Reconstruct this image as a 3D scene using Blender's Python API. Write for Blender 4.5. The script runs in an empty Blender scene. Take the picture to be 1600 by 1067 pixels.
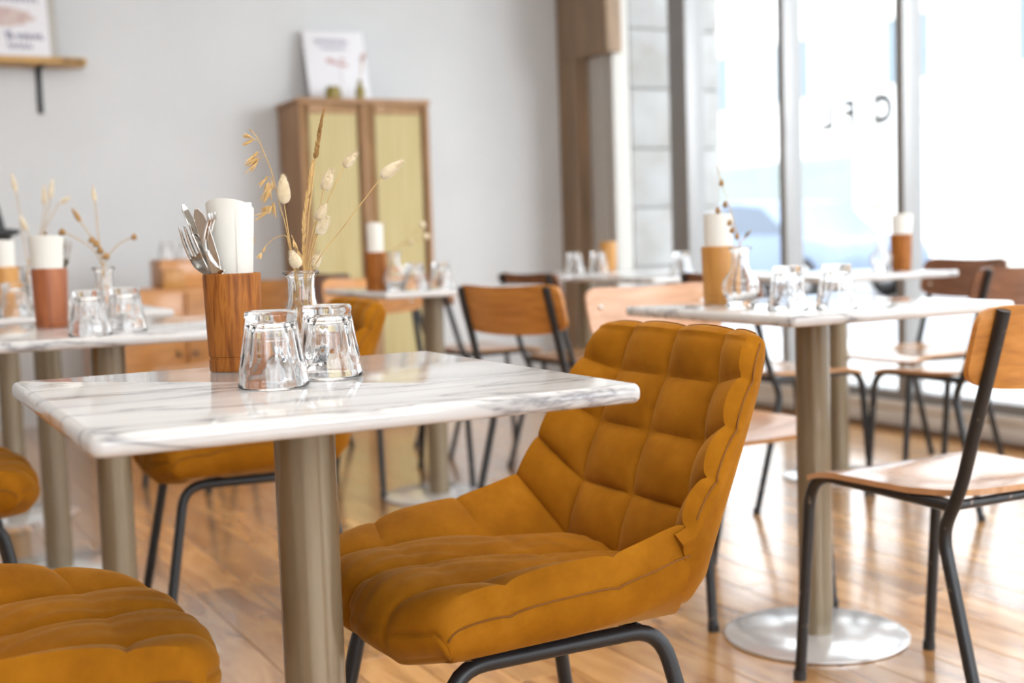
import bpy, bmesh, math, random
from mathutils import Vector, Matrix
random.seed(7)
sc = bpy.context.scene
C = sc.collection
PI = math.pi

# ------------------------------------------------------------------ camera
cam_d = bpy.data.cameras.new('camera'); cam = bpy.data.objects.new('camera', cam_d); C.objects.link(cam)
YAW, PITCH, ROLL, CAMH, FPX = 0.4775, 0.0806, -0.0328, 0.9184, 2026.7
_f = Vector((math.sin(YAW)*math.cos(PITCH), math.cos(YAW)*math.cos(PITCH), -math.sin(PITCH)))
_r0 = Vector((math.cos(YAW), -math.sin(YAW), 0)); _u0 = _r0.cross(_f)
_r = _r0*math.cos(ROLL) + _u0*math.sin(ROLL); _u = -_r0*math.sin(ROLL) + _u0*math.cos(ROLL)
M = Matrix((( _r.x, _u.x, -_f.x, 0), (_r.y, _u.y, -_f.y, 0), (_r.z, _u.z, -_f.z, CAMH), (0, 0, 0, 1)))
cam.matrix_world = M
cam_d.sensor_width = 36; cam_d.lens = FPX/1600*36; cam_d.clip_start = 0.05; cam_d.clip_end = 200
cam_d.dof.use_dof = True; cam_d.dof.focus_distance = 1.68; cam_d.dof.aperture_fstop = 3.4
sc.camera = cam

# ------------------------------------------------------------------ world, light, exposure
w = bpy.data.worlds.new('overcast_sky'); sc.world = w; w.use_nodes = True
bg = w.node_tree.nodes['Background']; bg.inputs[0].default_value = (0.90, 0.95, 1.0, 1); bg.inputs[1].default_value = 5.2
def area(name, loc, rot, sx, sy, power, col):
    l = bpy.data.lights.new(name, 'AREA'); l.shape = 'RECTANGLE'; l.size = sx; l.size_y = sy; l.energy = power; l.color = col
    o = bpy.data.objects.new(name, l); C.objects.link(o); o.location = loc; o.rotation_euler = rot; return o
# daylight coming in through the shop windows (street side) and fill from an unseen glazed front added behind the photographer
k1 = area('daylight_street_window', (7.0, -2.5, 2.6), (0, 0, 0), 4.0, 2.6, 58, (0.95, 0.98, 1.0))
k1.rotation_euler = (Vector((3.9, 7.2, 1.4)) - k1.location).to_track_quat('-Z', 'Y').to_euler(); k1.data.spread = math.radians(52)
area('front_window_fill', (1.5, -4.75, 2.0), (math.radians(84), 0, 0), 4.6, 2.4, 80, (0.985, 0.99, 1.0))
area('ceiling_fill', (0.9, 1.6, 3.22), (0, 0, 0), 4.0, 5.0, 105, (1.0, 0.975, 0.93))     # soft fill added from above, no fixture behind it
sc.cycles.sample_clamp_indirect = 5.0
sc.view_settings.view_transform = 'Standard'
try: sc.view_settings.look = 'None'
except Exception: pass
sc.view_settings.exposure = 0.06; sc.view_settings.gamma = 1.0; sc.view_settings.use_curve_mapping = False

# ------------------------------------------------------------------ materials
def new_mat(name):
    m = bpy.data.materials.new(name); m.use_nodes = True
    return m, m.node_tree.nodes, m.node_tree.links, m.node_tree.nodes['Principled BSDF']
def setp(b, **k):
    names = dict(col='Base Color', rough='Roughness', metal='Metallic', trans='Transmission Weight', ior='IOR', sheen='Sheen Weight',
                 sheenr='Sheen Roughness', sheent='Sheen Tint', coat='Coat Weight', coatr='Coat Roughness', spec='Specular IOR Level', alpha='Alpha', sss='Subsurface Weight')
    for n, v in k.items():
        if n in ('col', 'sheent') and len(v) == 3: v = (*v, 1)
        b.inputs[names[n]].default_value = v
def plain(name, col, rough=0.5, **k):
    m, N, L, b = new_mat(name); setp(b, col=col, rough=rough, **k); return m
def ramp(N, stops):
    r = N.new('ShaderNodeValToRGB'); e = r.color_ramp.elements
    while len(e) < len(stops): e.new(0.5)
    for i, (p, c) in enumerate(stops): e[i].position = p; e[i].color = (*c, 1)
    return r
def noisy(name, stops, scale=5, detail=6, rough=0.5, stretch=(1, 1, 1), bump=0.0, distort=0.0, coords='Object', **k):
    m, N, L, b = new_mat(name); setp(b, rough=rough, **k)
    tc = N.new('ShaderNodeTexCoord'); mp = N.new('ShaderNodeMapping'); mp.inputs['Scale'].default_value = stretch
    n = N.new('ShaderNodeTexNoise'); n.inputs['Scale'].default_value = scale; n.inputs['Detail'].default_value = detail; n.inputs['Distortion'].default_value = distort
    r = ramp(N, stops)
    L.new(tc.outputs[coords], mp.inputs[0]); L.new(mp.outputs[0], n.inputs[0]); L.new(n.outputs[0], r.inputs[0]); L.new(r.outputs[0], b.inputs['Base Color'])
    if bump:
        bp = N.new('ShaderNodeBump'); bp.inputs['Strength'].default_value = bump; bp.inputs['Distance'].default_value = 0.01
        L.new(n.outputs[0], bp.inputs['Height']); L.new(bp.outputs[0], b.inputs['Normal'])
    return m
def marble():
    m, N, L, b = new_mat('marble'); setp(b, rough=0.10, coat=0.3, coatr=0.05)
    tc = N.new('ShaderNodeTexCoord'); oi = N.new('ShaderNodeObjectInfo'); ad = N.new('ShaderNodeVectorMath'); ad.operation = 'ADD'
    mu = N.new('ShaderNodeVectorMath'); mu.operation = 'SCALE'; mu.inputs['Scale'].default_value = 11.0
    cmb = N.new('ShaderNodeCombineXYZ'); L.new(oi.outputs['Random'], cmb.inputs[0]); L.new(cmb.outputs[0], mu.inputs[0])
    L.new(tc.outputs['Object'], ad.inputs[0]); L.new(mu.outputs[0], ad.inputs[1])
    mp = N.new('ShaderNodeMapping'); mp.inputs['Rotation'].default_value = (0, 0, 0.10); mp.inputs['Scale'].default_value = (0.75, 3.4, 3.4); L.new(ad.outputs[0], mp.inputs[0])
    n1 = N.new('ShaderNodeTexNoise'); n1.inputs['Scale'].default_value = 2.3; n1.inputs['Detail'].default_value = 7; n1.inputs['Distortion'].default_value = 0.35
    L.new(mp.outputs[0], n1.inputs[0])
    s = N.new('ShaderNodeMath'); s.operation = 'SUBTRACT'; s.inputs[1].default_value = 0.5; L.new(n1.outputs[0], s.inputs[0])
    a = N.new('ShaderNodeMath'); a.operation = 'ABSOLUTE'; L.new(s.outputs[0], a.inputs[0])
    r1 = ramp(N, [(0.0, (0.26, 0.255, 0.265)), (0.006, (0.42, 0.415, 0.415)), (0.018, (0.60, 0.598, 0.59)), (0.08, (0.655, 0.652, 0.645))]); L.new(a.outputs[0], r1.inputs[0])
    n2 = N.new('ShaderNodeTexNoise'); n2.inputs['Scale'].default_value = 3.0; n2.inputs['Detail'].default_value = 4; L.new(mp.outputs[0], n2.inputs[0])
    r2 = ramp(N, [(0.3, (0.88, 0.875, 0.88)), (0.55, (1, 1, 1))]); L.new(n2.outputs[0], r2.inputs[0])
    mx = N.new('ShaderNodeMix'); mx.data_type = 'RGBA'; mx.blend_type = 'MULTIPLY'; mx.inputs[0].default_value = 1.0
    L.new(r1.outputs[0], mx.inputs[6]); L.new(r2.outputs[0], mx.inputs[7]); L.new(mx.outputs[2], b.inputs['Base Color'])
    return m
def velvet(name, a, b_, c_):
    m, N, L, b = new_mat(name); setp(b, rough=0.75, sheen=0.20, sheenr=0.35, sheent=(1.0, 0.66, 0.28), spec=0.05)
    tc = N.new('ShaderNodeTexCoord')
    n = N.new('ShaderNodeTexNoise'); n.inputs['Scale'].default_value = 9; n.inputs['Detail'].default_value = 8; n.inputs['Roughness'].default_value = 0.65; L.new(tc.outputs['Object'], n.inputs[0])
    r = ramp(N, [(0.30, a), (0.52, b_), (0.72, c_)]); L.new(n.outputs[0], r.inputs[0]); L.new(r.outputs[0], b.inputs['Base Color'])
    n2 = N.new('ShaderNodeTexNoise'); n2.inputs['Scale'].default_value = 700; n2.inputs['Detail'].default_value = 2; L.new(tc.outputs['Object'], n2.inputs[0])
    bp = N.new('ShaderNodeBump'); bp.inputs['Strength'].default_value = 0.15; bp.inputs['Distance'].default_value = 0.001; L.new(n2.outputs[0], bp.inputs['Height']); L.new(bp.outputs[0], b.inputs['Normal'])
    return m
def wood(name, stops, scale=6, stretch=(1, 12, 1), rough=0.4, rnd=False, bump=0.05, rndamt=0.35, **k):
    m, N, L, b = new_mat(name); setp(b, rough=rough, **k)
    tc = N.new('ShaderNodeTexCoord'); src = tc.outputs['Object']
    if rnd:
        oi = N.new('ShaderNodeObjectInfo'); cmb = N.new('ShaderNodeCombineXYZ'); L.new(oi.outputs['Random'], cmb.inputs[0]); L.new(oi.outputs['Random'], cmb.inputs[1])
        mu = N.new('ShaderNodeVectorMath'); mu.operation = 'SCALE'; mu.inputs['Scale'].default_value = 37.0; L.new(cmb.outputs[0], mu.inputs[0])
        ad = N.new('ShaderNodeVectorMath'); ad.operation = 'ADD'; L.new(src, ad.inputs[0]); L.new(mu.outputs[0], ad.inputs[1]); src = ad.outputs[0]
    mp = N.new('ShaderNodeMapping'); mp.inputs['Scale'].default_value = stretch; L.new(src, mp.inputs[0])
    n = N.new('ShaderNodeTexNoise'); n.inputs['Scale'].default_value = scale; n.inputs['Detail'].default_value = 8; n.inputs['Distortion'].default_value = 0.6; L.new(mp.outputs[0], n.inputs[0])
    r = ramp(N, stops); L.new(n.outputs[0], r.inputs[0]); out = r.outputs[0]
    if rnd:
        mm = N.new('ShaderNodeMapRange'); mm.inputs['To Min'].default_value = 1 - rndamt; mm.inputs['To Max'].default_value = 1 + rndamt*0.3; L.new(oi.outputs['Random'], mm.inputs[0])
        mx = N.new('ShaderNodeMix'); mx.data_type = 'RGBA'; mx.blend_type = 'MULTIPLY'; mx.inputs[0].default_value = 1.0; L.new(out, mx.inputs[6]); L.new(mm.outputs[0], mx.inputs[7]); out = mx.outputs[2]
    L.new(out, b.inputs['Base Color'])
    if bump:
        bp = N.new('ShaderNodeBump'); bp.inputs['Strength'].default_value = bump; bp.inputs['Distance'].default_value = 0.004; L.new(n.outputs[0], bp.inputs['Height']); L.new(bp.outputs[0], b.inputs['Normal'])
    return m
def pane_mat(name, tint=(1, 1, 1), refl=0.06):
    m = bpy.data.materials.new(name); m.use_nodes = True; N, L = m.node_tree.nodes, m.node_tree.links; N.clear()
    t = N.new('ShaderNodeBsdfTransparent'); t.inputs[0].default_value = (*tint, 1); g = N.new('ShaderNodeBsdfGlossy'); g.inputs['Roughness'].default_value = 0.02
    mx = N.new('ShaderNodeMixShader'); mx.inputs[0].default_value = refl; o = N.new('ShaderNodeOutputMaterial')
    L.new(t.outputs[0], mx.inputs[1]); L.new(g.outputs[0], mx.inputs[2]); L.new(mx.outputs[0], o.inputs[0]); return m

MT = {}
MT['marble'] = marble()
MT['velvet'] = velvet('mustard_velvet', (0.235, 0.084, 0.004), (0.32, 0.121, 0.006), (0.405, 0.164, 0.013))
MT['seam'] = plain('velvet_seam', (0.20, 0.072, 0.005), 0.9)
MT['black'] = plain('black_metal', (0.012, 0.013, 0.015), 0.38, spec=0.5)
MT['black_worn'] = noisy('worn_black_metal', [(0.66, (0.013, 0.013, 0.014)), (0.74, (0.20, 0.15, 0.12))], scale=45, detail=3, rough=0.36)
MT['beige'] = plain('beige_column', (0.235, 0.182, 0.112), 0.26, metal=0.25, coat=0.2, coatr=0.15)
MT['disc'] = plain('steel_base', (0.74, 0.735, 0.73), 0.17, metal=0.45)
MT['ply'] = wood('orange_plywood', [(0.3, (0.40, 0.155, 0.030)), (0.6, (0.56, 0.24, 0.05)), (0.75, (0.62, 0.29, 0.075))], scale=4, stretch=(1.5, 10, 14), rough=0.33, coat=0.3, coatr=0.15)
MT['ply_dark'] = wood('brown_unlit_plywood', [(0.3, (0.13, 0.05, 0.022)), (0.6, (0.20, 0.085, 0.04)), (0.75, (0.25, 0.11, 0.05))], scale=4, stretch=(1.5, 10, 14), rough=0.35, coat=0.25, coatr=0.2)  # brown tone; on the far right chair it holds the unlit side's shade
MT['ply_pale'] = wood('light_washed_plywood', [(0.3, (0.50, 0.27, 0.15)), (0.6, (0.62, 0.36, 0.22)), (0.75, (0.68, 0.42, 0.27))], scale=4, stretch=(1.5, 10, 14), rough=0.33, coat=0.25, coatr=0.2)  # peach tone carries the wash of window light in the colour
MT['seat_ply'] = wood('seat_plywood', [(0.3, (0.42, 0.20, 0.08)), (0.6, (0.55, 0.30, 0.14)), (0.75, (0.6, 0.36, 0.18))], scale=4, stretch=(10, 1.5, 4), rough=0.22, coat=0.5, coatr=0.12)
MT['cup'] = wood('acacia', [(0.32, (0.17, 0.048, 0.006)), (0.46, (0.28, 0.088, 0.012)), (0.58, (0.37, 0.130, 0.020)), (0.72, (0.24, 0.074, 0.010))], scale=26, stretch=(5.5, 5.5, 0.55), rough=0.5, bump=0.04, spec=0.25)
MT['cup_red'] = wood('reddish_acacia', [(0.3, (0.22, 0.06, 0.018)), (0.5, (0.32, 0.095, 0.03)), (0.7, (0.38, 0.125, 0.04))], scale=22, stretch=(3.2, 3.2, 0.3), rough=0.4, bump=0.03)
MT['cup_light'] = wood('honey_beech', [(0.3, (0.42, 0.18, 0.035)), (0.5, (0.50, 0.23, 0.05)), (0.7, (0.56, 0.28, 0.07))], scale=22, stretch=(3.2, 3.2, 0.3), rough=0.4, bump=0.03)
MT['plank'] = wood('oak_plank', [(0.28, (0.27, 0.115, 0.030)), (0.46, (0.56, 0.275, 0.085)), (0.62, (0.74, 0.40, 0.14)), (0.8, (0.50, 0.24, 0.075))], scale=3.2, stretch=(6, 1.1, 6), rough=0.27, rnd=True, bump=0.05, coat=0.9, coatr=0.14)
MT['plank'].node_tree.nodes['Principled BSDF'].inputs['Coat IOR'].default_value = 1.75
MT['subfloor'] = plain('dark_joint', (0.07, 0.04, 0.02), 0.8)
MT['plaster'] = noisy('white_plaster', [(0.3, (0.625, 0.64, 0.645)), (0.7, (0.66, 0.675, 0.68))], scale=2.5, rough=0.85, bump=0.02)
MT['ceil'] = plain('ceiling_paint', (0.8, 0.79, 0.77), 0.9)
MT['stone'] = noisy('pale_limestone', [(0.3, (0.25, 0.235, 0.21)), (0.55, (0.31, 0.305, 0.295)), (0.8, (0.35, 0.35, 0.35))], scale=3.5, detail=9, rough=0.85, bump=0.25)
MT['mortar'] = plain('mortar', (0.16, 0.15, 0.13), 0.95)
MT['brown_trim'] = noisy('old_brown_paint', [(0.35, (0.21, 0.14, 0.085)), (0.6, (0.30, 0.20, 0.12)), (0.75, (0.38, 0.21, 0.09))], scale=2.2, stretch=(6, 6, 0.8), rough=0.6)
MT['grey_trim'] = plain('grey_casing', (0.44, 0.42, 0.385), 0.55)
MT['alu'] = plain('taupe_aluminium', (0.25, 0.245, 0.24), 0.4, metal=0.2)
MT['plinth'] = noisy('off_white_plinth', [(0.3, (0.64, 0.62, 0.58)), (0.7, (0.72, 0.70, 0.66))], scale=4, rough=0.6)
MT['skirt'] = plain('brown_floor_strip', (0.17, 0.10, 0.06), 0.6)
MT['pane'] = pane_mat('window_glass', (0.98, 0.99, 1.0), 0.05)
MT['letter'] = plain('dark_vinyl', (0.02, 0.02, 0.02), 0.5)
MT['oak'] = wood('cabinet_oak', [(0.3, (0.27, 0.14, 0.055)), (0.55, (0.38, 0.21, 0.095)), (0.75, (0.44, 0.26, 0.125))], scale=4, stretch=(8, 8, 1.0), rough=0.5)
MT['cab_in'] = plain('cabinet_lining', (0.50, 0.42, 0.17), 0.8)
MT['cab_pane'] = noisy('reeded_yellow_glass', [(0.3, (0.46, 0.37, 0.17)), (0.7, (0.56, 0.48, 0.26))], scale=3, stretch=(20, 1, 0.6), rough=0.6, spec=0.2)
MT['paper'] = plain('napkin_paper', (0.74, 0.725, 0.67), 0.9)
MT['print'] = plain('white_print', (0.80, 0.80, 0.83), 0.6)
MT['ink'] = plain('blue_grey_ink', (0.20, 0.20, 0.30), 0.8)
MT['pink'] = noisy('blush_ink', [(0.35, (0.55, 0.40, 0.38)), (0.65, (0.70, 0.60, 0.55))], scale=30, rough=0.8)
MT['pinkline'] = plain('pink_ink', (0.62, 0.42, 0.42), 0.8)
MT['shelf'] = wood('live_edge_pine', [(0.3, (0.42, 0.23, 0.06)), (0.6, (0.56, 0.33, 0.10)), (0.8, (0.48, 0.27, 0.07))], scale=5, stretch=(1, 9, 9), rough=0.45)
MT['bark'] = plain('bark', (0.13, 0.08, 0.045), 0.95)
MT['jar'] = plain('olive_glaze', (0.26, 0.20, 0.03), 0.25, coat=0.4)
MT['steel'] = plain('polished_steel', (0.62, 0.60, 0.57), 0.13, metal=1.0)
MT['straw'] = noisy('dry_straw', [(0.3, (0.42, 0.25, 0.085)), (0.7, (0.62, 0.42, 0.17))], scale=40, rough=0.75)
MT['husk'] = noisy('oat_husk', [(0.3, (0.50, 0.30, 0.10)), (0.7, (0.72, 0.50, 0.22))], scale=60, rough=0.7)
MT['fluff'] = noisy('cream_fluff', [(0.3, (0.55, 0.43, 0.26)), (0.7, (0.76, 0.66, 0.47))], scale=50, rough=0.95, sheen=0.5)
MT['brownhead'] = noisy('brown_seed', [(0.3, (0.22, 0.11, 0.03)), (0.7, (0.42, 0.24, 0.08))], scale=50, rough=0.9)
MT['sage'] = plain('dry_dark_leaf', (0.07, 0.075, 0.06), 0.8)
MT['facade'] = noisy('pale_render', [(0.3, (0.74, 0.73, 0.71)), (0.7, (0.82, 0.81, 0.79))], scale=1.2, rough=0.9)
MT['facade_trim'] = plain('pale_stone_band', (0.68, 0.67, 0.62), 0.85)
MT['facade_glass'] = plain('facade_window', (0.22, 0.26, 0.29), 0.8, spec=0.0)
MT['shopgreen'] = plain('pale_green_shopfront', (0.29, 0.33, 0.32), 0.8, spec=0.0)
MT['asphalt'] = noisy('asphalt', [(0.3, (0.30, 0.30, 0.31)), (0.7, (0.38, 0.38, 0.39))], scale=8, rough=0.9)
MT['pavement'] = noisy('pavement', [(0.3, (0.52, 0.51, 0.49)), (0.7, (0.60, 0.59, 0.57))], scale=3, rough=0.85)
MT['carpaint'] = plain('silver_blue_paint', (0.22, 0.28, 0.38), 0.35, spec=0.3)
MT['carglass'] = plain('car_glass', (0.14, 0.17, 0.21), 0.3, spec=0.2)
MT['tyre'] = plain('tyre', (0.02, 0.02, 0.02), 0.8)
MT['plastic_black'] = plain('black_plastic', (0.015, 0.015, 0.016), 0.5)
MT['blue'] = plain('blue_plastic', (0.05, 0.16, 0.33), 0.6)
gm, gN, gL, gb = new_mat('clear_glass'); setp(gb, col=(1, 1, 1), rough=0.0, trans=1.0, ior=1.47); MT['glass'] = gm

# ------------------------------------------------------------------ mesh helpers
class MB:
    def __init__(s): s.v = []; s.f = []
    def add(s, vs, fs):
        o = len(s.v); s.v += [tuple(v) for v in vs]; s.f += [tuple(i+o for i in f) for f in fs]; return s
    def box(s, x0, x1, y0, y1, z0, z1):
        return s.add([(x0,y0,z0),(x1,y0,z0),(x1,y1,z0),(x0,y1,z0),(x0,y0,z1),(x1,y0,z1),(x1,y1,z1),(x0,y1,z1)],
                     [(0,3,2,1),(4,5,6,7),(0,1,5,4),(1,2,6,5),(2,3,7,6),(3,0,4,7)])
    def prism(s, pts, axis, a, b):
        # pts: 2D outline, extruded along axis 'x','y','z' from a to b
        def P(p, t): return {'x': (t, p[0], p[1]), 'y': (p[0], t, p[1]), 'z': (p[0], p[1], t)}[axis]
        n = len(pts); vs = [P(p, a) for p in pts] + [P(p, b) for p in pts]
        return s.add(vs, [tuple(range(n))[::-1], tuple(range(n, 2*n))] + [(i, (i+1) % n, n+(i+1) % n, n+i) for i in range(n)])
    def lathe(s, prof, seg=32, mod=None, close=True):
        n = len(prof); vs = []
        for i in range(seg):
            a = 2*PI*i/seg
            for k, (r, z) in enumerate(prof):
                rr = r*(mod(a, r, z, k) if mod else 1); vs.append((rr*math.cos(a), rr*math.sin(a), z))
        fs = []
        for i in range(seg):
            j = (i+1) % seg
            for k in range(n-1):
                fs.append((i*n+k, j*n+k, j*n+k+1, i*n+k+1))
        return s.add(vs, fs)
    def tube(s, pts, r, seg=8, caps=True):
        pts = [Vector(p) for p in pts]; n = len(pts); rs = r if isinstance(r, (list, tuple)) else [r]*n
        vs = []; up = None
        for i, p in enumerate(pts):
            t = (pts[min(i+1, n-1)] - pts[max(i-1, 0)])
            if t.length < 1e-9: t = Vector((0, 0, 1))
            t.normalize()
            if up is None: up = t.orthogonal().normalized()
            else:
                up = up - t*up.dot(t)
                up = up.normalized() if up.length > 1e-6 else t.orthogonal().normalized()
            b = t.cross(up)
            for k in range(seg):
                a = 2*PI*k/seg; vs.append(p + (up*math.cos(a) + b*math.sin(a))*rs[i])
        fs = [(i*seg+k, i*seg+(k+1) % seg, (i+1)*seg+(k+1) % seg, (i+1)*seg+k) for i in range(n-1) for k in range(seg)]
        if caps: fs += [tuple(range(seg))[::-1], tuple(range((n-1)*seg, n*seg))]
        return s.add(vs, fs)
    def mesh(s, name, mat, smooth=True, bevel=0, bseg=2, sub=0):
        me = bpy.data.meshes.new(name); me.from_pydata(s.v, [], s.f)
        bm = bmesh.new(); bm.from_mesh(me); bmesh.ops.remove_doubles(bm, verts=bm.verts, dist=1e-6)
        bmesh.ops.recalc_face_normals(bm, faces=bm.faces)
        if bevel: bmesh.ops.bevel(bm, geom=[e for e in bm.edges if e.is_manifold and e.calc_face_angle(0) > 0.5], offset=bevel, segments=bseg, affect='EDGES', profile=0.5)
        if sub: bmesh.ops.subdivide_edges(bm, edges=bm.edges, cuts=sub, use_grid_fill=True)
        bm.to_mesh(me); bm.free()
        me.materials.append(MT[mat] if isinstance(mat, str) else mat)
        if smooth:
            me.polygons.foreach_set('use_smooth', [True]*len(me.polygons))
            try: me.set_sharp_from_angle(angle=math.radians(40))
            except Exception: pass
        return me
def link(name, me, parent=None, loc=(0, 0, 0), rot=(0, 0, 0)):
    o = bpy.data.objects.new(name, me); C.objects.link(o); o.location = loc; o.rotation_euler = rot
    if parent: o.parent = parent
    return o
def thing(name, label, cat, loc=(0, 0, 0), rz=0, group=None, me=None):
    o = bpy.data.objects.new(name, me); C.objects.link(o); o.location = loc; o.rotation_euler = (0, 0, rz)
    o['label'] = label; o['category'] = cat
    if group: o['group'] = group
    return o
def struct(name, me=None, loc=(0, 0, 0), label=None):
    o = bpy.data.objects.new(name, me); C.objects.link(o); o.location = loc; o['kind'] = 'structure'
    if label: o['label'] = label
    return o
def spline(pts, n):
    P = [Vector(p) for p in pts]; out = []
    m = len(P)-1
    for i in range(n+1):
        t = i/n*m; k = min(int(t), m-1); f = t-k
        p0, p1, p2, p3 = P[max(k-1, 0)], P[k], P[k+1], P[min(k+2, m)]
        out.append(0.5*((2*p1) + (p2-p0)*f + (2*p0-5*p1+4*p2-p3)*f*f + (3*p1-p0-3*p2+p3)*f**3))
    return out
def fillet(pts, rad, n=6):
    # polyline with rounded inner corners
    P = [Vector(p) for p in pts]; out = [P[0]]
    for i in range(1, len(P)-1):
        a, b, c = P[i-1], P[i], P[i+1]; da, dc = (a-b), (c-b); r = min(rad, da.length*0.45, dc.length*0.45)
        s, e = b+da.normalized()*r, b+dc.normalized()*r
        for k in range(n+1):
            t = k/n; out.append(s*(1-t)**2 + b*2*t*(1-t) + e*t*t)
    return out + [P[-1]]

# ================================================================== the setting
WX, WY = 4.17, 7.20          # street window wall and back wall
fl = struct('floor', MB().box(-4, WX+0.1, -4.4, WY, -0.06, -0.004).mesh('floor', 'subfloor', False))
PW, PL = 0.135, 1.25
plank_me = MB().box(-PW/2+0.0009, PW/2-0.0009, -PL/2+0.0012, PL/2-0.0012, -0.014, 0.0).mesh('plank', 'plank', False, bevel=0.0012, bseg=1)
rest = MB()
ncol = int((WX+4)/PW)+1
for i in range(ncol):
    x = WX - PW*(i+0.5); off = (i*0.47) % PL
    y = WY + PL/2 - off - PL*0.0
    while y > -4.4:
        vis = x > -0.35 and 1.3 < y
        yy = min(y, WY - PL/2 + 0.0) if y + PL/2 > WY else y
        if vis and y + PL/2 <= WY + 0.02:
            link('plank', plank_me, fl, (x, y, 0))
        else:
            y1 = min(y+PL/2-0.0012, WY); y0 = y-PL/2+0.0012
            if y1 > y0: rest.box(x-PW/2+0.0009, x+PW/2-0.0009, y0, y1, -0.014, 0.0)
        y -= PL
o = link('plank_field', rest.mesh('plank_field', 'plank', False), fl); o['kind'] = 'stuff'
CH = 3.3
struct('wall_back', MB().box(-4, WX+0.35, WY, WY+0.2, 0, CH).mesh('wall_back', 'plaster', False))
struct('wall_left', MB().box(-4.2, -4, -4.6, WY, 0, CH).mesh('wall_left', 'plaster', False))
struct('ceiling', MB().box(-4.2, WX+0.35, -4.6, WY+0.2, CH, CH+0.1).mesh('ceiling', 'ceil', False))
struct('wall_front', MB().box(-4, -2.8, -4.6, -4.4, 0, CH).box(3.4, WX+0.35, -4.6, -4.4, 0, CH).box(-2.8, 3.4, -4.6, -4.4, 0, 0.7).box(-2.8, 3.4, -4.6, -4.4, 3.0, CH).mesh('wall_front', 'plaster', False))
struct('wall_right', MB().box(WX, WX+0.35, -4.6, -4.0, 0, CH).box(WX, WX+0.35, -4.0, 6.60, 3.0, CH).box(WX, WX+0.09, 6.64, WY, 0, CH)
       .mesh('wall_right', 'plaster', False))
# low plinth under the shop window and a brown strip at the floor
struct('baseboard_right', MB().box(WX, WX+0.30, -4.0, 6.60, 0.02, 0.105).box(WX-0.015, WX+0.30, -4.0, 6.60, 0.105, 0.13).box(WX-0.008, WX, -4.0, 6.60, 0.045, 0.06).mesh('baseboard_right', 'plinth', False))
struct('trim_1', MB().box(WX-0.02, WX, -4.0, 6.60, 0.0, 0.022).mesh('trim_1', 'skirt', False))
# stone pier of coursed blocks beside the window
YR = 6.60                                             # the deep outer reveal left of the glass
pier = struct('wall_pier', MB().box(WX+0.09, 4.90, YR+0.014, YR+0.7, 0, CH).mesh('pier_core', 'mortar', False))
pier['label'] = 'pale limestone reveal of stacked blocks outside the shop window'
bh = 0.355
for k in range(9):
    z0, z1 = k*bh+0.004, min((k+1)*bh-0.004, CH)
    cuts = [WX+0.09, 4.92] if k % 2 else [WX+0.09, 4.60, 4.92]
    for a, b in zip(cuts[:-1], cuts[1:]):
        d = random.uniform(-0.005, 0.005)
        link('stone_block', MB().box(a+0.003, b-0.003, YR+d, YR+0.3, z0, z1).mesh('stone_block', 'stone', True, bevel=0.007), pier)
struct('trim_2', MB().box(WX-0.03, WX+0.088, YR, 6.88, 0, CH).box(WX-0.045, WX-0.03, 6.66, 6.82, 0, CH).mesh('trim_2', 'grey_trim', False, bevel=0.006))
struct('trim_3', MB().box(WX-0.06, WX, 6.88, WY, 0, CH).box(WX-0.085, WX-0.06, 6.92, 7.02, 0, CH).box(WX-0.09, WX+0.02, 6.56, 7.08, 1.98, CH).mesh('trim_3', 'brown_trim', False, bevel=0.008))
# shop window: jamb, mullions, panes
win = struct('window_1', None, (0, 0, 0), 'tall shop window with slim taupe mullions onto the street')
link('corner_post', MB().box(WX-0.01, WX+0.11, 5.885, 6.05, 0.13, 3.0).mesh('corner_post', 'alu', True, bevel=0.004), win)
mull = MB().box(0, 0.11, -0.024, 0.024, 0.13, 3.0).mesh('mullion', 'alu', True, bevel=0.003)
ys = [5.10 - 0.80*i for i in range(12)]
for y in ys: link('mullion', mull, win, (WX, y, 0))
link('bottom_rail', MB().box(WX+0.01, WX+0.10, -4.0, 6.60, 0.13, 0.175).mesh('bottom_rail', 'alu', True, bevel=0.003), win)
link('top_rail', MB().box(WX, WX+0.11, -4.0, 6.60, 2.94, 3.0).mesh('top_rail', 'alu', True, bevel=0.003), win)
link('pane', MB().box(WX+0.078, WX+0.084, 6.05, YR, 0.175, 2.94).mesh('pane', 'pane', False), win)
edges = [5.905] + ys
for a, b in zip(edges[:-1], edges[1:]):
    link('pane', MB().box(WX+0.078, WX+0.084, b+0.024, a-0.02, 0.175, 2.94).mesh('pane', 'pane', False), win)
fw = struct('window_2', None, (0, 0, 0))
for x in (-2.8, -1.25, 0.3, 1.85, 3.35): link('mullion', MB().box(x, x+0.05, -4.55, -4.45, 0.7, 3.0).mesh('mullion', 'alu', False), fw)
for x in (-2.75, -1.2, 0.35, 1.9): link('pane', MB().box(x, x+1.5, -4.505, -4.5, 0.7, 3.0).mesh('pane', 'pane', False), fw)
# vinyl letters on the glass, read from the street
def text_mesh(s, size, mat, ext=0.001):
    cu = bpy.data.curves.new('txt', 'FONT'); cu.body = s; cu.size = size; cu.extrude = ext; cu.align_x = 'CENTER'; cu.offset = 0.005
    ob = bpy.data.objects.new('txt', cu); C.objects.link(ob); dg = bpy.context.evaluated_depsgraph_get(); dg.update()
    me = bpy.data.meshes.new_from_object(ob.evaluated_get(dg)); bpy.data.objects.remove(ob); me.materials.clear(); me.materials.append(MT[mat]); return me
for ch, y in (('C', 4.49), ('F', 4.71), ('L', 4.86)):
    o = link('letter', text_mesh(ch, 0.165, 'letter'), win, (WX+0.0865, y, 1.385)); o.rotation_euler = (PI/2, 0, PI/2)
o['label'] = 'dark vinyl letter'

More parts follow.
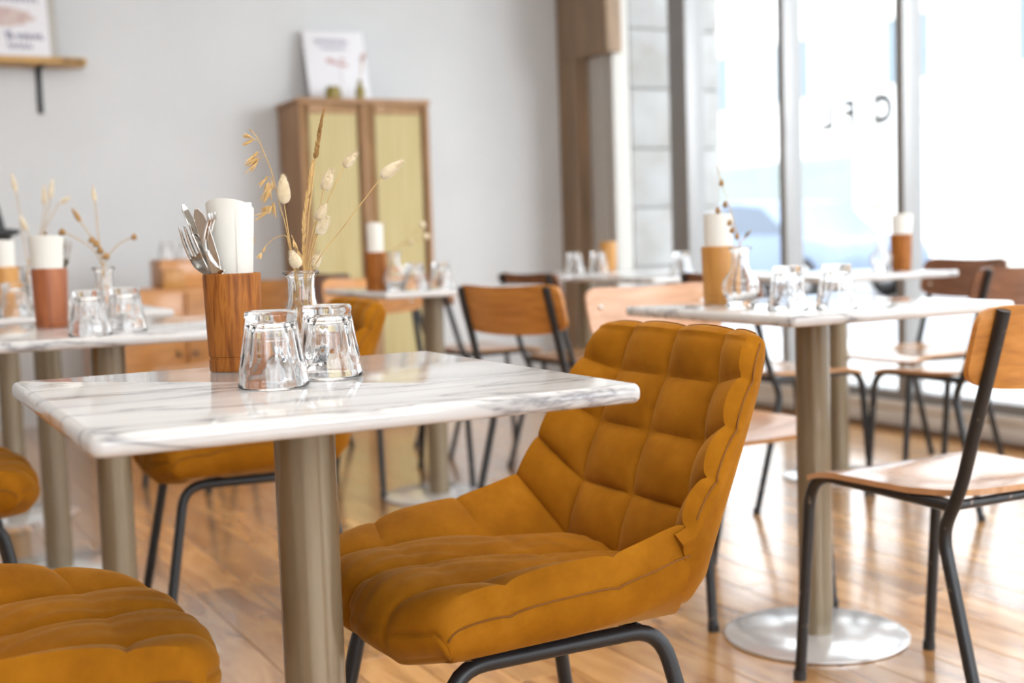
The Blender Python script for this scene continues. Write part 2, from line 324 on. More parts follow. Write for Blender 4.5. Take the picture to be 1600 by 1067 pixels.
# ================================================================== street outside
struct('street', MB().box(WX+0.5, 60, -30, 60, -0.32, -0.12).mesh('street', 'asphalt', False))
struct('pavement', MB().box(WX+0.5, 7.2, -30, 60, -0.2, 0.0).box(15.2, 18.0, -30, 60, -0.2, 0.0).mesh('pavement', 'pavement', False))
FX = 18.0; K = FX/11.0
def fz(z): return CAMH + (z-CAMH)*K
bld = thing('street_building', 'pale rendered building across the street, seen bright through the shop window', 'building', (FX, 0, 0))
link('facade_wall', MB().box(0, 4, -10, 45, 0, 12).mesh('facade_wall', 'facade', False), bld)
def fwin(y0, y1, z0, z1, frame='facade_trim'):
    f = link('window', MB().box(-0.06, 0.02, y0-0.12, y1+0.12, z1, z1+0.14).box(-0.06, 0.02, y0-0.12, y1+0.12, z0-0.14, z0)
             .box(-0.05, 0.02, y0-0.12, y0, z0, z1).box(-0.05, 0.02, y1, y1+0.12, z0, z1).mesh('window', frame, False), bld)
    ym = (y0+y1)/2
    link('pane', MB().box(-0.03, 0.015, y0, ym-0.03, z0, z1).mesh('pane', 'facade_glass', False), f)
    link('pane', MB().box(-0.03, 0.015, ym+0.03, y1, z0, z1).mesh('pane', 'facade_glass', False), f)
for yc in (24.3, 21.6, 18.3, 15.2, 12.0, 27.0):
    fwin(yc-0.55, yc+0.55, fz(2.53), fz(3.27))
    fwin(yc-0.55, yc+0.55, 6.9, 8.5)
for (a, b) in ((23.0, 24.6), (20.2, 22.2)):
    fwin(a, b, 0.95, fz(1.62), 'shopgreen')
link('shop_surround', MB().box(-0.045, 0.0, 19.8, 25.2, 0.0, fz(1.775)).mesh('shop_surround', 'shopgreen', False), bld)
link('ledge', MB().box(-0.35, 0.02, -10, 18.3, fz(2.40), fz(2.52)).box(-0.25, 0.02, -10, 18.3, fz(2.30), fz(2.40)).mesh('ledge', 'facade_trim', True, bevel=0.03), bld)
link('corbel', MB().prism([(0.02, fz(1.62)), (-0.18, fz(1.72)), (-0.22, fz(1.95)), (-0.55, fz(2.2)), (-0.8, fz(2.32)), (0.02, fz(2.32))], 'y', 15.3, 16.2).mesh('corbel', 'facade_trim', False), bld)
link('pilaster', MB().box(-0.15, 0.02, 15.3, 16.1, 0, fz(1.65)).mesh('pilaster', 'facade_trim', False), bld)
link('shutter', MB().box(-0.05, 0.02, 17.6, 18.2, 2.75, 2.9).mesh('shutter', 'grey_trim', False), bld)
link('drainpipe', MB().tube([(-0.1, 19.1, 0), (-0.1, 19.1, 9)], 0.06, 10).mesh('drainpipe', 'grey_trim'), bld)
# parked car
car = thing('parked_car', 'silver blue car parked on the street beyond the shop window', 'car', (12.6, 15.3, -0.12))
side = [(-2.05, 0.30), (-2.08, 0.62), (-1.95, 0.80), (-1.1, 0.93), (-0.45, 1.38), (0.2, 1.45), (1.1, 1.40), (1.75, 0.98), (2.05, 0.90), (2.1, 0.55), (2.05, 0.30)]
link('car_body', MB().prism(side, 'x', -0.82, 0.82).mesh('car_body', 'carpaint', True, bevel=0.06, bseg=3), car)
glas = [(-0.98, 0.95), (-0.42, 1.33), (0.2, 1.39), (1.05, 1.345), (1.55, 0.98)]
for sx in (-1, 1): link('side_window', MB().prism(glas, 'x', sx*0.815, sx*0.835).mesh('side_window', 'carglass', False), car)
for y in (-1.3, 1.3):
    for sx in (-1, 1):
        wl = link('wheel', MB().lathe([(0.0, -0.1), (0.2, -0.1), (0.3, -0.09), (0.32, -0.05), (0.32, 0.05), (0.3, 0.09), (0.2, 0.1), (0.0, 0.1)], 24).mesh('wheel', 'tyre'), car, (sx*0.75, y, 0.32), (0, PI/2, 0))
        link('hubcap', MB().lathe([(0.0, 0.105), (0.15, 0.107), (0.19, 0.1), (0.19, -0.1), (0.15, -0.107), (0, -0.105)], 16).mesh('hubcap', 'steel'), wl)

# ================================================================== tables
S, TH = 0.60, 0.022
top_me = MB().box(-S/2, S/2, -S/2, S/2, 0.75-TH, 0.75)
_bm = bmesh.new(); _m = bpy.data.meshes.new('t'); _m.from_pydata(top_me.v, [], top_me.f); _bm.from_mesh(_m)
bmesh.ops.bevel(_bm, geom=[e for e in _bm.edges if abs((e.verts[0].co-e.verts[1].co).z) > 0.01], offset=0.014, segments=4, affect='EDGES', profile=0.5)
bmesh.ops.bevel(_bm, geom=[e for e in _bm.edges if abs((e.verts[0].co-e.verts[1].co).z) < 1e-4], offset=0.0085, segments=4, affect='EDGES', profile=0.5)
_bm.to_mesh(_m); _bm.free(); _m.materials.append(MT['marble']); _m.polygons.foreach_set('use_smooth', [True]*len(_m.polygons)); _m.set_sharp_from_angle(angle=math.radians(35)); TOP = _m
COL = MB().lathe([(0.0, 0.006), (0.0375, 0.006), (0.0375, 0.722), (0, 0.722)], 40).mesh('column', 'beige')
COLLAR = MB().lathe([(0.0, 0.7215), (0.0, 0.7279), (0.12, 0.7279), (0.12, 0.7235), (0.05, 0.7215)], 32).mesh('mounting_plate', 'black')
BASE = MB().lathe([(0.0, 0.0), (0.2, 0.0), (0.204, 0.003), (0.204, 0.007), (0.199, 0.0095), (0.06, 0.0115), (0.0, 0.012)], 72).mesh('base', 'disc')
def table(label, u, v):
    t = thing('marble_table', label, 'table', (u, v, 0), 0, 'marble cafe tables')
    link('tabletop', TOP, t); link('column', COL, t); link('mounting_plate', COLLAR, t); link('base', BASE, t)
    return t
table('white marble café table in the foreground with two sharp upturned glasses on it', 0.493, 1.513)
table('marble café table second in the left row, directly behind the foreground table', 0.514, 2.922)
table('marble café table third in the left row, mostly hidden behind the second one', 0.517, 3.888)
table('marble café table farthest in the left row, only its leg and base showing', 0.507, 4.790)
table('marble café table on the right beside the black tubed chair, base disc in full view', 1.904, 2.235)
table('marble café table in the middle distance in front of the wooden cabinet', 1.872, 4.221)
table('marble café table near the shop window behind the right hand table', 3.22, 3.64)
table('marble café table near the stone pier with one bright glass on it', 2.95, 4.28)
table('marble café table farthest back by the stone pier with two glasses and a cup', 2.98, 5.02)

# ================================================================== velvet chairs
ROWS = [  # centre line C(y,z), wing edge E(y,z), half width
    ((0.195, 0.374), (0.160, 0.388), 0.170), ((0.238, 0.384), (0.198, 0.402), 0.184), ((0.257, 0.420), (0.218, 0.434), 0.193), ((0.230, 0.462), (0.196, 0.468), 0.201),
    ((0.13, 0.470), (0.115, 0.490), 0.218), ((0.02, 0.463), (0.02, 0.500), 0.230), ((-0.08, 0.450), (-0.06, 0.511), 0.235), ((-0.165, 0.443), (-0.125, 0.532), 0.234),
    ((-0.195, 0.53), (-0.165, 0.592), 0.229), ((-0.228, 0.62), (-0.205, 0.655), 0.221), ((-0.262, 0.702), (-0.245, 0.717), 0.207), ((-0.287, 0.768), (-0.275, 0.764), 0.190)]
SEAMT, CRS = 0.62, 7
def row(s):
    m = len(ROWS)-1; k = max(0, min(int(s), m-1)); f = s-k
    def R(i): i = max(0, min(i, m)); return [*ROWS[i][0], *ROWS[i][1], ROWS[i][2]]
    p0, p1, p2, p3 = R(k-1), R(k), R(k+1), R(k+2)
    if k == CRS: p0 = [2*a-b for a, b in zip(p1, p2)]       # keep the seat/back crease sharp
    if k == CRS-1: p3 = [2*b-a for a, b in zip(p1, p2)]
    return [0.5*(2*b + (c-a)*f + (2*a-5*b+4*c-d)*f*f + (3*b-a-3*c+d)*f**3) for a, b, c, d in zip(p0, p1, p2, p3)]
def gwing(t):
    a = abs(t)
    return 0.0 if a < SEAMT else ((a-SEAMT)/(1-SEAMT))**1.1
def surf(s, t):
    cy, cz, ey, ez, W = row(s); g = gwing(t)
    return Vector((t*W, cy+(ey-cy)*g, cz+(ez-cz)*g))
def nrm(s, t, lo, hi):
    e = 0.04
    a, b = surf(min(s+e, hi), t), surf(max(s-e, lo), t); c, d = surf(s, min(t+e, 1)), surf(s, max(t-e, -1))
    n = (a-b).cross(c-d)
    return n.normalized() if n.length > 1e-9 else Vector((0, 0, 1))
def pil(x, p=0.42): return abs(math.sin(PI*x))**p
def quilt(s, t, back, seed):
    a = abs(t)
    ct = (t/SEAMT) if a < SEAMT else 1 + (a-SEAMT)/(1-SEAMT)*0.80
    qa = pil(ct, 0.55)
    if back:
        k = max(0.0, (s-CRS)/4*4.0); qb = pil(min(k, 3.93), 0.55)
        if k > 3.5: qb = max(qb, 0.72)
        return 0.019*(qa*qb)**0.85
    if s < 2.2: fr = max(0, (s-1.2)/1.0)
    else: fr = 1.0
    k = (s-2.2)/(CRS-2.2)*3.0
    qb = 0.55+0.45*pil(k, 0.6) if a < SEAMT else 0.30+0.70*pil(k, 0.5)
    wv = 0.0019*math.sin(34*t+3*math.sin(3*s+seed)+seed) * (1-a/SEAMT) if a < SEAMT else 0.0
    return (0.0175*(qa*qb)**0.9 + wv)*fr
def cross(s, back):
    if back: return pil(min(max(0.0, s-CRS), 3.6), 0.5)
    return pil((s-2.2)/(CRS-2.2)*3.0, 0.5) if s > 2.2 else 1.0
def shell(lo, hi, ns, nt, th, back, seed=0.0):
    mb = MB(); inner = []; outer = []
    for i in range(ns+1):
        s = lo + (hi-lo)*i/ns; ri, ro = [], []
        for j in range(nt+1):
            t = -1 + 2*j/nt
            p, n = surf(s, t), nrm(s, t, lo, hi)
            ri.append(p + n*quilt(s, t, back, seed))
            if back:
                q = p - n*(th*(1-0.25*max(abs(t)**6, (i/ns)**8)))
                if abs(t) > 0.8: q.x *= 1 - 0.06*((abs(t)-0.8)/0.2)**2
            else:
                cy, cz, ey, ez, W = row(s); rise = max(0.0, ez-cz)
                zb = 0.386 + 0.50*rise*gwing(t) + 0.010*abs(t)**4 - 0.012*max(0.0, 1-s/3.2)
                q = Vector((p.x*(1-0.05*abs(t)**4), min(p.y, 0.198), min(zb, p.z-0.001)))
            ro.append(q)
        inner.append(ri); outer.append(ro)
    idx = {}
    def vid(key, p):
        if key not in idx: idx[key] = len(mb.v); mb.v.append(tuple(p))
        return idx[key]
    for i in range(ns):
        for j in range(nt):
            mb.f.append((vid(('i', i, j), inner[i][j]), vid(('i', i, j+1), inner[i][j+1]), vid(('i', i+1, j+1), inner[i+1][j+1]), vid(('i', i+1, j), inner[i+1][j])))
            mb.f.append((vid(('o', i, j), outer[i][j]), vid(('o', i+1, j), outer[i+1][j]), vid(('o', i+1, j+1), outer[i+1][j+1]), vid(('o', i, j+1), outer[i][j+1])))
    ring = [(0, j) for j in range(nt)] + [(i, nt) for i in range(ns)] + [(ns, j) for j in range(nt, 0, -1)] + [(i, 0) for i in range(ns, 0, -1)]
    nr = 5; m = len(ring); rv = []
    for k in range(1, nr):
        f = k/nr; rr = []
        for (i, j) in ring:
            a, b = inner[i][j], outer[i][j]; p = a.lerp(b, f); gap = (a-b).length
            d = Vector((0, 0, 0))
            if j == 0: d.x -= 1
            if j == nt: d.x += 1
            if back and i == ns: d += Vector((0, -0.35, 1))
            if d.length: p = p + d.normalized()*(min(0.016, gap*0.30)*math.sin(PI*f)**0.7*((0.62+0.38*cross(lo + (hi-lo)*i/ns, back)) if f < 0.45 else 1.0))
            rr.append(len(mb.v)); mb.v.append(tuple(p))
        rv.append(rr)
    loops = [[vid(('i', i, j), None) for i, j in ring]] + rv + [[vid(('o', i, j), None) for i, j in ring]]
    for a, b in zip(loops[:-1], loops[1:]):
        for k in range(m): mb.f.append((a[k], a[(k+1) % m], b[(k+1) % m], b[k]))
    return mb, inner, outer
def make_velvet_meshes(seed):
    sb, si, so = shell(0, CRS, 70, 68, 0.058, False, seed); bb, bi, bo = shell(CRS-0.30, 11, 76, 68, 0.042, True, seed)
    D = {}
    D['seat'] = sb.mesh('seat', 'velvet'); D['backrest'] = bb.mesh('backrest', 'velvet')
    ns, nt = 70, 68
    def rimpt(I_, O_, i, j, f, out): 
        a, b = I_[i][j], O_[i][j]; gap = (a-b).length; return a.lerp(b, f) + out*(min(0.016, gap*0.30)*math.sin(PI*f)**0.7 + 0.0003)
    for key, j, sx in (('seam_l', 0, -1), ('seam_r', nt, 1)):
        D[key] = MB().tube([rimpt(si, so, i, j, 0.42, Vector((sx, 0, 0))) for i in range(ns, 24, -1)], 0.0014, 5).mesh('piping', 'seam')
    ns = 76; L_ = Vector((-1, 0, 0)); R_ = Vector((1, 0, 0)); U_ = Vector((0, -0.35, 1)).normalized()
    per = [rimpt(bi, bo, i, 0, 0.42, L_) for i in range(9, ns)] + [rimpt(bi, bo, ns, j, 0.42, U_) for j in range(1, nt)] + [rimpt(bi, bo, i, nt, 0.42, R_) for i in range(ns-1, 8, -1)]
    D['seam_b'] = MB().tube(per, 0.0014, 5).mesh('piping', 'seam')
    return D
def legpath(sx, sy):
    a = Vector((sx*0.150, sy*-0.002, 0.376)); k = Vector((sx*0.152, 0.182 if sy > 0 else -0.135, 0.376)); f = Vector((sx*0.210, 0.250 if sy > 0 else -0.215, 0.0))
    return fillet([a, k, f], 0.05)
LEG = {(sx, sy): MB().tube(legpath(sx, sy), 0.0115, 12).mesh('leg', 'black') for sx in (-1, 1) for sy in (-1, 1)}
RAILF = MB().tube([(-0.15, 0.10, 0.380), (0.15, 0.10, 0.380)], 0.008, 8).mesh('cross_rail', 'black')
RAILB = MB().tube([(-0.15, -0.10, 0.380), (0.15, -0.10, 0.380)], 0.008, 8).mesh('cross_rail', 'black')
VM = [make_velvet_meshes(0.0), make_velvet_meshes(1.7)]
def velvet_chair(label, u, v, deg, k=0):
    t = thing('velvet_chair', label, 'chair', (u, v, 0), math.radians(deg), 'mustard velvet dining chairs')
    d = VM[k]
    s = link('seat', d['seat'], t); b = link('backrest', d['backrest'], t)
    link('piping', d['seam_l'], s); link('piping', d['seam_r'], s); link('piping', d['seam_b'], b)
    for key in LEG: link('leg', LEG[key], t)
    link('cross_rail', RAILF, t); link('cross_rail', RAILB, t)
    return t
velvet_chair('mustard velvet chair with quilted backrest pulled up to the foreground marble table', 0.836, 1.616, 90.6, 0)
velvet_chair('mustard velvet chair behind the foreground table, drawn up to the second table', 0.865, 3.08, 85, 1)
velvet_chair('mustard velvet chair at the bottom left corner, only its seat front in view', 0.105, 1.60, -88, 1)
velvet_chair('mustard velvet chair at the left edge of the photo, rounded seat tip showing', 0.085, 2.95, -92, 0)

# ================================================================== school chairs
def school_meshes():
    D = {}
    for sx in (-1, 1):
        D['front', sx] = MB().tube(fillet([(sx*0.178, 0.232, 0.0), (sx*0.172, 0.195, 0.432), (sx*0.168, -0.178, 0.425)], 0.07, 8), 0.0115, 12).mesh('front_leg', 'black_worn')
        D['rear', sx] = MB().tube(fillet([(sx*0.182, -0.262, 0.0), (sx*0.172, -0.150, 0.375), (sx*0.171, -0.192, 0.46), (sx*0.170, -0.285, 0.772)], 0.035, 6), 0.0115, 12).mesh('rear_post', 'black_worn')
        D['cap', sx] = MB().lathe([(0, 0), (0.0135, 0), (0.0135, 0.018), (0, 0.018)], 12).mesh('foot_cap', 'plastic_black')
    D['rail'] = MB().tube([(-0.168, 0, 0.4255), (0.168, 0, 0.4255)], 0.009, 10).mesh('cross_rail', 'black_worn')
    # seat: gently dished plywood with rounded corners
    n = 20; th = 0.011; mb = MB(); top = []
    for i in range(n+1):
        for j in range(n+1):
            a, b = -1+2*i/n, -1+2*j/n
            # superellipse square -> rounded outline
            x, y = a*math.sqrt(1-0.16*b*b*b*b), b*math.sqrt(1-0.16*a*a*a*a)
            wx = 0.192+0.012*b; z = 0.447 - 0.012*(1-a*a)*(1-(b*0.8)**2) - 0.018*max(0, (b-0.45)/0.55)**2 + 0.006*max(0, (-b-0.5)/0.5)
            top.append((x*wx, 0.012+y*0.195, z))
    N2 = (n+1)*(n+1); mb.v = top + [(x, y, z-th) for x, y, z in top]
    for i in range(n):
        for j in range(n):
            q = (i*(n+1)+j, (i+1)*(n+1)+j, (i+1)*(n+1)+j+1, i*(n+1)+j+1); mb.f.append(q); mb.f.append(tuple(k+N2 for k in q[::-1]))
    ring = [i*(n+1) for i in range(n)] + [n*(n+1)+j for j in range(n)] + [i*(n+1)+n for i in range(n, 0, -1)] + [j for j in range(n, 0, -1)]
    for k in range(len(ring)): a, b = ring[k], ring[(k+1) % len(ring)]; mb.f.append((a, b, b+N2, a+N2))
    D['seat'] = mb
    # backrest board, curved, rounded corners
    mb = MB(); n, m = 28, 12; fr = []
    for i in range(n+1):
        for j in range(m+1):
            a, b = -1+2*i/n, -1+2*j/m
            x = a*(1-0.05*b**6)*0.205; zz = b*(1-0.20*a**10)*0.072 + 0.010*a*a
            y = -0.262 + 0.034*a*a*1.0 - zz*0.28 + 0.013 - 0.02
            fr.append((x, y-0.003, 0.702+zz))
    N2 = (n+1)*(m+1); mb.v = fr + [(x, y-0.011, z) for x, y, z in fr]
    for i in range(n):
        for j in range(m):
            q = (i*(m+1)+j, (i+1)*(m+1)+j, (i+1)*(m+1)+j+1, i*(m+1)+j+1); mb.f.append(q); mb.f.append(tuple(k+N2 for k in q[::-1]))
    ring = [i*(m+1) for i in range(n)] + [n*(m+1)+j for j in range(m)] + [i*(m+1)+m for i in range(n, 0, -1)] + [j for j in range(m, 0, -1)]
    for k in range(len(ring)): a, b = ring[k], ring[(k+1) % len(ring)]; mb.f.append((a, b, b+N2, a+N2))
    D['back'] = mb
    riv = MB()
    for sx in (-1, 1):
        for z in (0.69, 0.745): riv.lathe([(0, 0), (0.007, 0), (0.005, 0.003), (0, 0.004)], 10); 
    return D
SM = school_meshes()
SEATM = {k: SM['seat'].mesh('seat', k) for k in ('seat_ply', 'ply', 'ply_dark')}
BACKM = {k: SM['back'].mesh('backrest', k) for k in ('ply', 'ply_dark', 'ply_pale')}
RIVET = MB().lathe([(0, 0.004), (0.005, 0.003), (0.0075, 0.0), (0.0, 0.0)], 10).mesh('rivet', 'steel')
def school_chair(label, u, v, deg, seat='seat_ply', back='ply'):
    t = thing('school_chair', label, 'chair', (u, v, 0), math.radians(deg), 'tubular framed plywood chairs')
    link('seat', SEATM[seat], t); b = link('backrest', BACKM[back], t)
    for sx in (-1, 1):
        f = link('front_leg', SM['front', sx], t); link('foot_cap', SM['cap', sx], f, (sx*0.178, 0.232, 0))
        r = link('rear_post', SM['rear', sx], t); link('foot_cap', SM['cap', sx], r, (sx*0.182, -0.262, 0))
        for z in (0.676, 0.728): link('rivet', RIVET, b, (sx*0.16, -0.2475-(z-0.702)*0.28, z), (-PI/2, 0, 0))
    link('cross_rail', SM['rail'], t, (0, -0.17, 0)); link('cross_rail', SM['rail'], t, (0, 0.13, 0))
    return t
school_chair('orange plywood chair with thick black tube frame at the right edge of the photo', 1.865, 1.80, 0, 'seat_ply', 'ply')
school_chair('plywood chair with light-washed peach backrest on the far side of the right hand table', 1.91, 2.62, 180, 'ply', 'ply_pale')
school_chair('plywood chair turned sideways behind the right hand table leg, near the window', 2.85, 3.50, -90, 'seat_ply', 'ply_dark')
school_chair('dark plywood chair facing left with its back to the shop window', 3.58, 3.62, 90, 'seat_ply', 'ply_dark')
school_chair('plywood chair with unlit brown back seen from behind at the far right, between table and window', 3.25, 3.10, 1, 'seat_ply', 'ply_dark')
school_chair('chair with bright orange backrest seen from behind, in the centre of the room', 1.985, 3.47, -70, 'seat_ply', 'ply')
school_chair('plywood chair behind the mid distance table, its back under the cup and vase', 1.86, 4.52, 180, 'ply', 'ply')
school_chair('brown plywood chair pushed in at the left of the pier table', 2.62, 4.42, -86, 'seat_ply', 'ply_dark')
school_chair('pale plywood chair pushed in at the farthest table before the white wall', 2.50, 5.10, -90, 'seat_ply', 'ply_pale')
school_chair('orange plywood chair beyond the second left table, near the white wall', 1.30, 5.05, 118, 'ply', 'ply')
school_chair('dark orange plywood chair between wooden cutlery cup and glass vase, far behind', 1.72, 5.62, 100, 'ply', 'ply_dark')

# ================================================================== tableware
NF = 14
def flute(a, r, z, k):
    if 0.024 < z < 0.0815 and r > 0.02:
        e = min(1, (z-0.024)/0.012, (0.0815-z)/0.006); e = max(e, 0)
        return 1 - 0.055*e*abs(math.cos(NF/2*a))**1.1 + 0.012*e
    return 1
prof = [(0.0405, 0.0), (0.0422, 0.0015), (0.0423, 0.004)]
def rout(z): return 0.0425 - 0.0030*(z/0.024) if z < 0.024 else 0.0395 - (0.0395-0.0300)*((z-0.024)/0.056)**0.95
prof += [(rout(z), z) for z in [0.008, 0.012, 0.016, 0.020, 0.024, 0.028, 0.032, 0.036, 0.042, 0.048, 0.054, 0.060, 0.066, 0.072, 0.077, 0.0805]]
prof += [(0.0305, 0.082), (0.0310, 0.0835), (0.0305, 0.0885), (0.0290, 0.0905), (0.0255, 0.0905), (0.0220, 0.0893), (0.0, 0.0885)]
prof2 = [(0.0, 0.0765), (0.018, 0.0762), (0.0232, 0.073)] + [(rout(z)-0.0046, z) for z in [0.066, 0.054, 0.042, 0.032, 0.024, 0.016, 0.008]] + [(0.0385, 0.002), (0.0395, 0.0004), (0.0405, 0.0)]
TUMBLER = MB().lathe(prof+prof2, 100, flute).mesh('tumbler', 'glass'); TUMBLER.polygons.foreach_set('use_smooth', [True]*len(TUMBLER.polygons))
def tumbler(label, u, v, rz=0.0): return thing('glass_tumbler', label, 'glass', (u, v, 0.7502), rz, 'upturned fluted glass tumblers', TUMBLER)
tumbler('upturned fluted glass nearest the camera on the foreground table', 0.452, 1.493, 0.3)
tumbler('upturned fluted glass just in front of the vase on the foreground table', 0.544, 1.555, 0.9)
tumbler('upturned glass beside the reddish cup, left one of a pair on the second table', 0.440, 2.673, 0.1)
tumbler('upturned glass on the second left table, right one of its pair', 0.520, 2.725, 0.5)
tumbler('upturned glass at the left edge beside the partly cropped napkin cup', 0.412, 3.645, 0.5)
tumbler('upturned glass on the right hand table, next to the round vase', 1.729, 2.103, 0.2)
tumbler('upturned glass on the right hand table, nearest its right corner', 1.811, 2.049, 0.7)
tumbler('upturned glass left of the pair on the table before the cabinet', 1.705, 3.985, 0.2)
tumbler('upturned glass right of the pair on the table before the cabinet', 1.812, 4.005, 0.8)
tumbler('left of two bright upturned glasses on the farthest table', 2.82, 4.84, 0.2)
tumbler('right of two bright upturned glasses on the farthest table', 2.95, 4.86, 0.6)
tumbler('single bright upturned glass on the pier table, left of the tall napkin cup', 2.82, 4.045, 0.4)
# vases
vp_o = [(0.0, 0.0), (0.028, 0.0), (0.031, 0.003), (0.031, 0.009), (0.0275, 0.014), (0.033, 0.022), (0.0385, 0.035), (0.0395, 0.046), (0.036, 0.060), (0.027, 0.073), (0.0205, 0.083), (0.0185, 0.093), (0.0180, 0.110), (0.0188, 0.120), (0.0235, 0.1255), (0.0255, 0.1275), (0.0255, 0.1295), (0.0235, 0.1305)]
vp_i = [(0.0185, 0.1290), (0.0155, 0.122), (0.0150, 0.110), (0.0155, 0.094), (0.0175, 0.084), (0.0240, 0.072), (0.0325, 0.059), (0.0360, 0.046), (0.0350, 0.036), (0.0300, 0.025), (0.022, 0.019), (0.0, 0.018)]
VASE = MB().lathe(vp_o+vp_i, 64, lambda a, r, z, k: 1+0.02*math.cos(12*a) if 0.02 < z < 0.12 and k < len(vp_o) else 1).mesh('vase', 'glass'); VASE.polygons.foreach_set('use_smooth', [True]*len(VASE.polygons))
def vase(label, u, v): return thing('glass_vase', label, 'vase', (u, v, 0.7502), 0.2, 'small clear glass bud vases', VASE)
vase('clear glass bud vase with dried grasses standing on the foreground table', 0.572, 1.737)
vase('clear bud vase of brown dried flowers on the second left table', 0.530, 3.005)
vase('clear bud vase of tall dried grasses at the far left, on the third table', 0.470, 3.80)
vase('round clear bud vase on the right hand table beside the wooden napkin cup', 1.722, 2.250)
vase('clear bud vase beside the cup on the table before the cabinet', 1.655, 4.035)
vase('clear bud vase on the window table beside the small brown cup', 3.335, 3.535)
# wooden cups
cp = [(0.0, 0.0), (0.034, 0.0), (0.0352, 0.0015), (0.0354, 0.0155), (0.0342, 0.0165), (0.0342, 0.0195), (0.0357, 0.0205), (0.0372, 0.07), (0.0390, 0.126), (0.0386, 0.1305), (0.0370, 0.1315), (0.0345, 0.1305), (0.0325, 0.126), (0.0310, 0.06), (0.0300, 0.012), (0.0, 0.011)]
CUPB = MB().lathe(cp, 56)
CUPM = {k: CUPB.mesh('cup', k) for k in ('cup', 'cup_red', 'cup_light')}
def cup(label, u, v, k='cup', rz=0): return thing('wooden_cup', label, 'cup', (u, v, 0.7502), rz, 'turned wooden cutlery cups', CUPM[k])
CU = (0.474, 1.735)
cup('turned wooden cup holding cutlery and napkins on the foreground table', CU[0], CU[1], 'cup', 0.4)
cup('reddish wooden cup with napkins and cutlery on the second left table', 0.420, 3.045, 'cup_red')
cup('wooden napkin cup cut off by the left edge of the photo', 0.405, 3.78, 'cup_light')
cup('honey coloured wooden cup with a tall napkin on the right hand table', 1.776, 2.400, 'cup_light')
cup('wooden cup with white napkins on the table before the cabinet', 1.625, 4.125, 'cup')
cup('small looking brown wooden cup on the window table against the mullion', 3.455, 3.56, 'cup')
cup('wooden cup on the farthest table in front of the stone pier', 3.115, 5.04, 'cup_light')
# napkins: folded paper sheets, curved
def napkin_mesh(r, a0, a1, z0, z1, th, flare=0.0, sag=0.004, tilt=0.0):
    mb = MB(); n, m = 22, 8; P = []
    for side in (0, 1):
        for i in range(n+1):
            for j in range(m+1):
                f, h = i/n, j/m; a = a0+(a1-a0)*f; rr = r*(1+flare*h) - (th if side else 0)
                zt = z1 - sag*4*(f-0.45)**2
                P.append((rr*math.cos(a)+tilt*h, rr*math.sin(a), z0+(zt-z0)*h))
    mb.v = P; Q = (n+1)*(m+1)
    for i in range(n):
        for j in range(m):
            q = (i*(m+1)+j, (i+1)*(m+1)+j, (i+1)*(m+1)+j+1, i*(m+1)+j+1); mb.f.append(q); mb.f.append(tuple(k+Q for k in q[::-1]))
    ring = [i*(m+1) for i in range(n)] + [n*(m+1)+j for j in range(m)] + [i*(m+1)+m for i in range(n, 0, -1)] + [j for j in range(m, 0, -1)]
    for k in range(len(ring)): a, b = ring[k], ring[(k+1) % len(ring)]; mb.f.append((a, b, b+Q, a+Q))
    return mb.mesh('napkin', 'paper')
CR = -YAW   # direction of the photographer's right hand side, in plan
def napkin(label, u, v, me, rz): return thing('paper_napkin', label, 'napkin', (u, v, 0.7502), rz, 'folded white paper napkins', me)
NAP1 = napkin_mesh(0.0295, math.radians(-150), math.radians(-22), 0.012, 0.232, 0.0035, 0.06, 0.010)
NAP2 = napkin_mesh(0.0165, math.radians(-75), math.radians(55), 0.012, 0.226, 0.003, 0.45, 0.004)
NAPA = napkin_mesh(0.0205, math.radians(-178), math.radians(-10), 0.012, 0.232, 0.0032, 0.62, 0.012)
NAPF = napkin_mesh(0.0285, math.radians(-165), math.radians(-15), 0.012, 0.205, 0.004, 0.45, 0.004)
NAPT = napkin_mesh(0.0290, math.radians(-175), math.radians(-5), 0.012, 0.205, 0.004, 0.15, 0.003)
r1 = Vector((math.cos(CR), math.sin(CR)))
napkin('large curled white napkin in the foreground cutlery cup', CU[0]+0.0065, CU[1]+0.0125, NAPA, CR)
napkin('narrow folded white napkin at the right of the foreground cutlery cup', CU[0]+r1.x*0.006+0.003, CU[1]+r1.y*0.006+0.006, NAP2, CR)
napkin('white fanned napkin in the reddish cup on the second left table', 0.420, 3.045, NAPF, CR)
napkin('white napkin in the cup at the left edge of the photo', 0.405, 3.78, NAPT, CR)
napkin('tall white napkin in the honey coloured cup on the right hand table', 1.776, 2.400, NAPT, CR)
napkin('white napkin in the cup before the cabinet', 1.625, 4.125, NAP1, CR)
napkin('white napkin in the small brown cup on the window table', 3.455, 3.56, NAPF, CR)
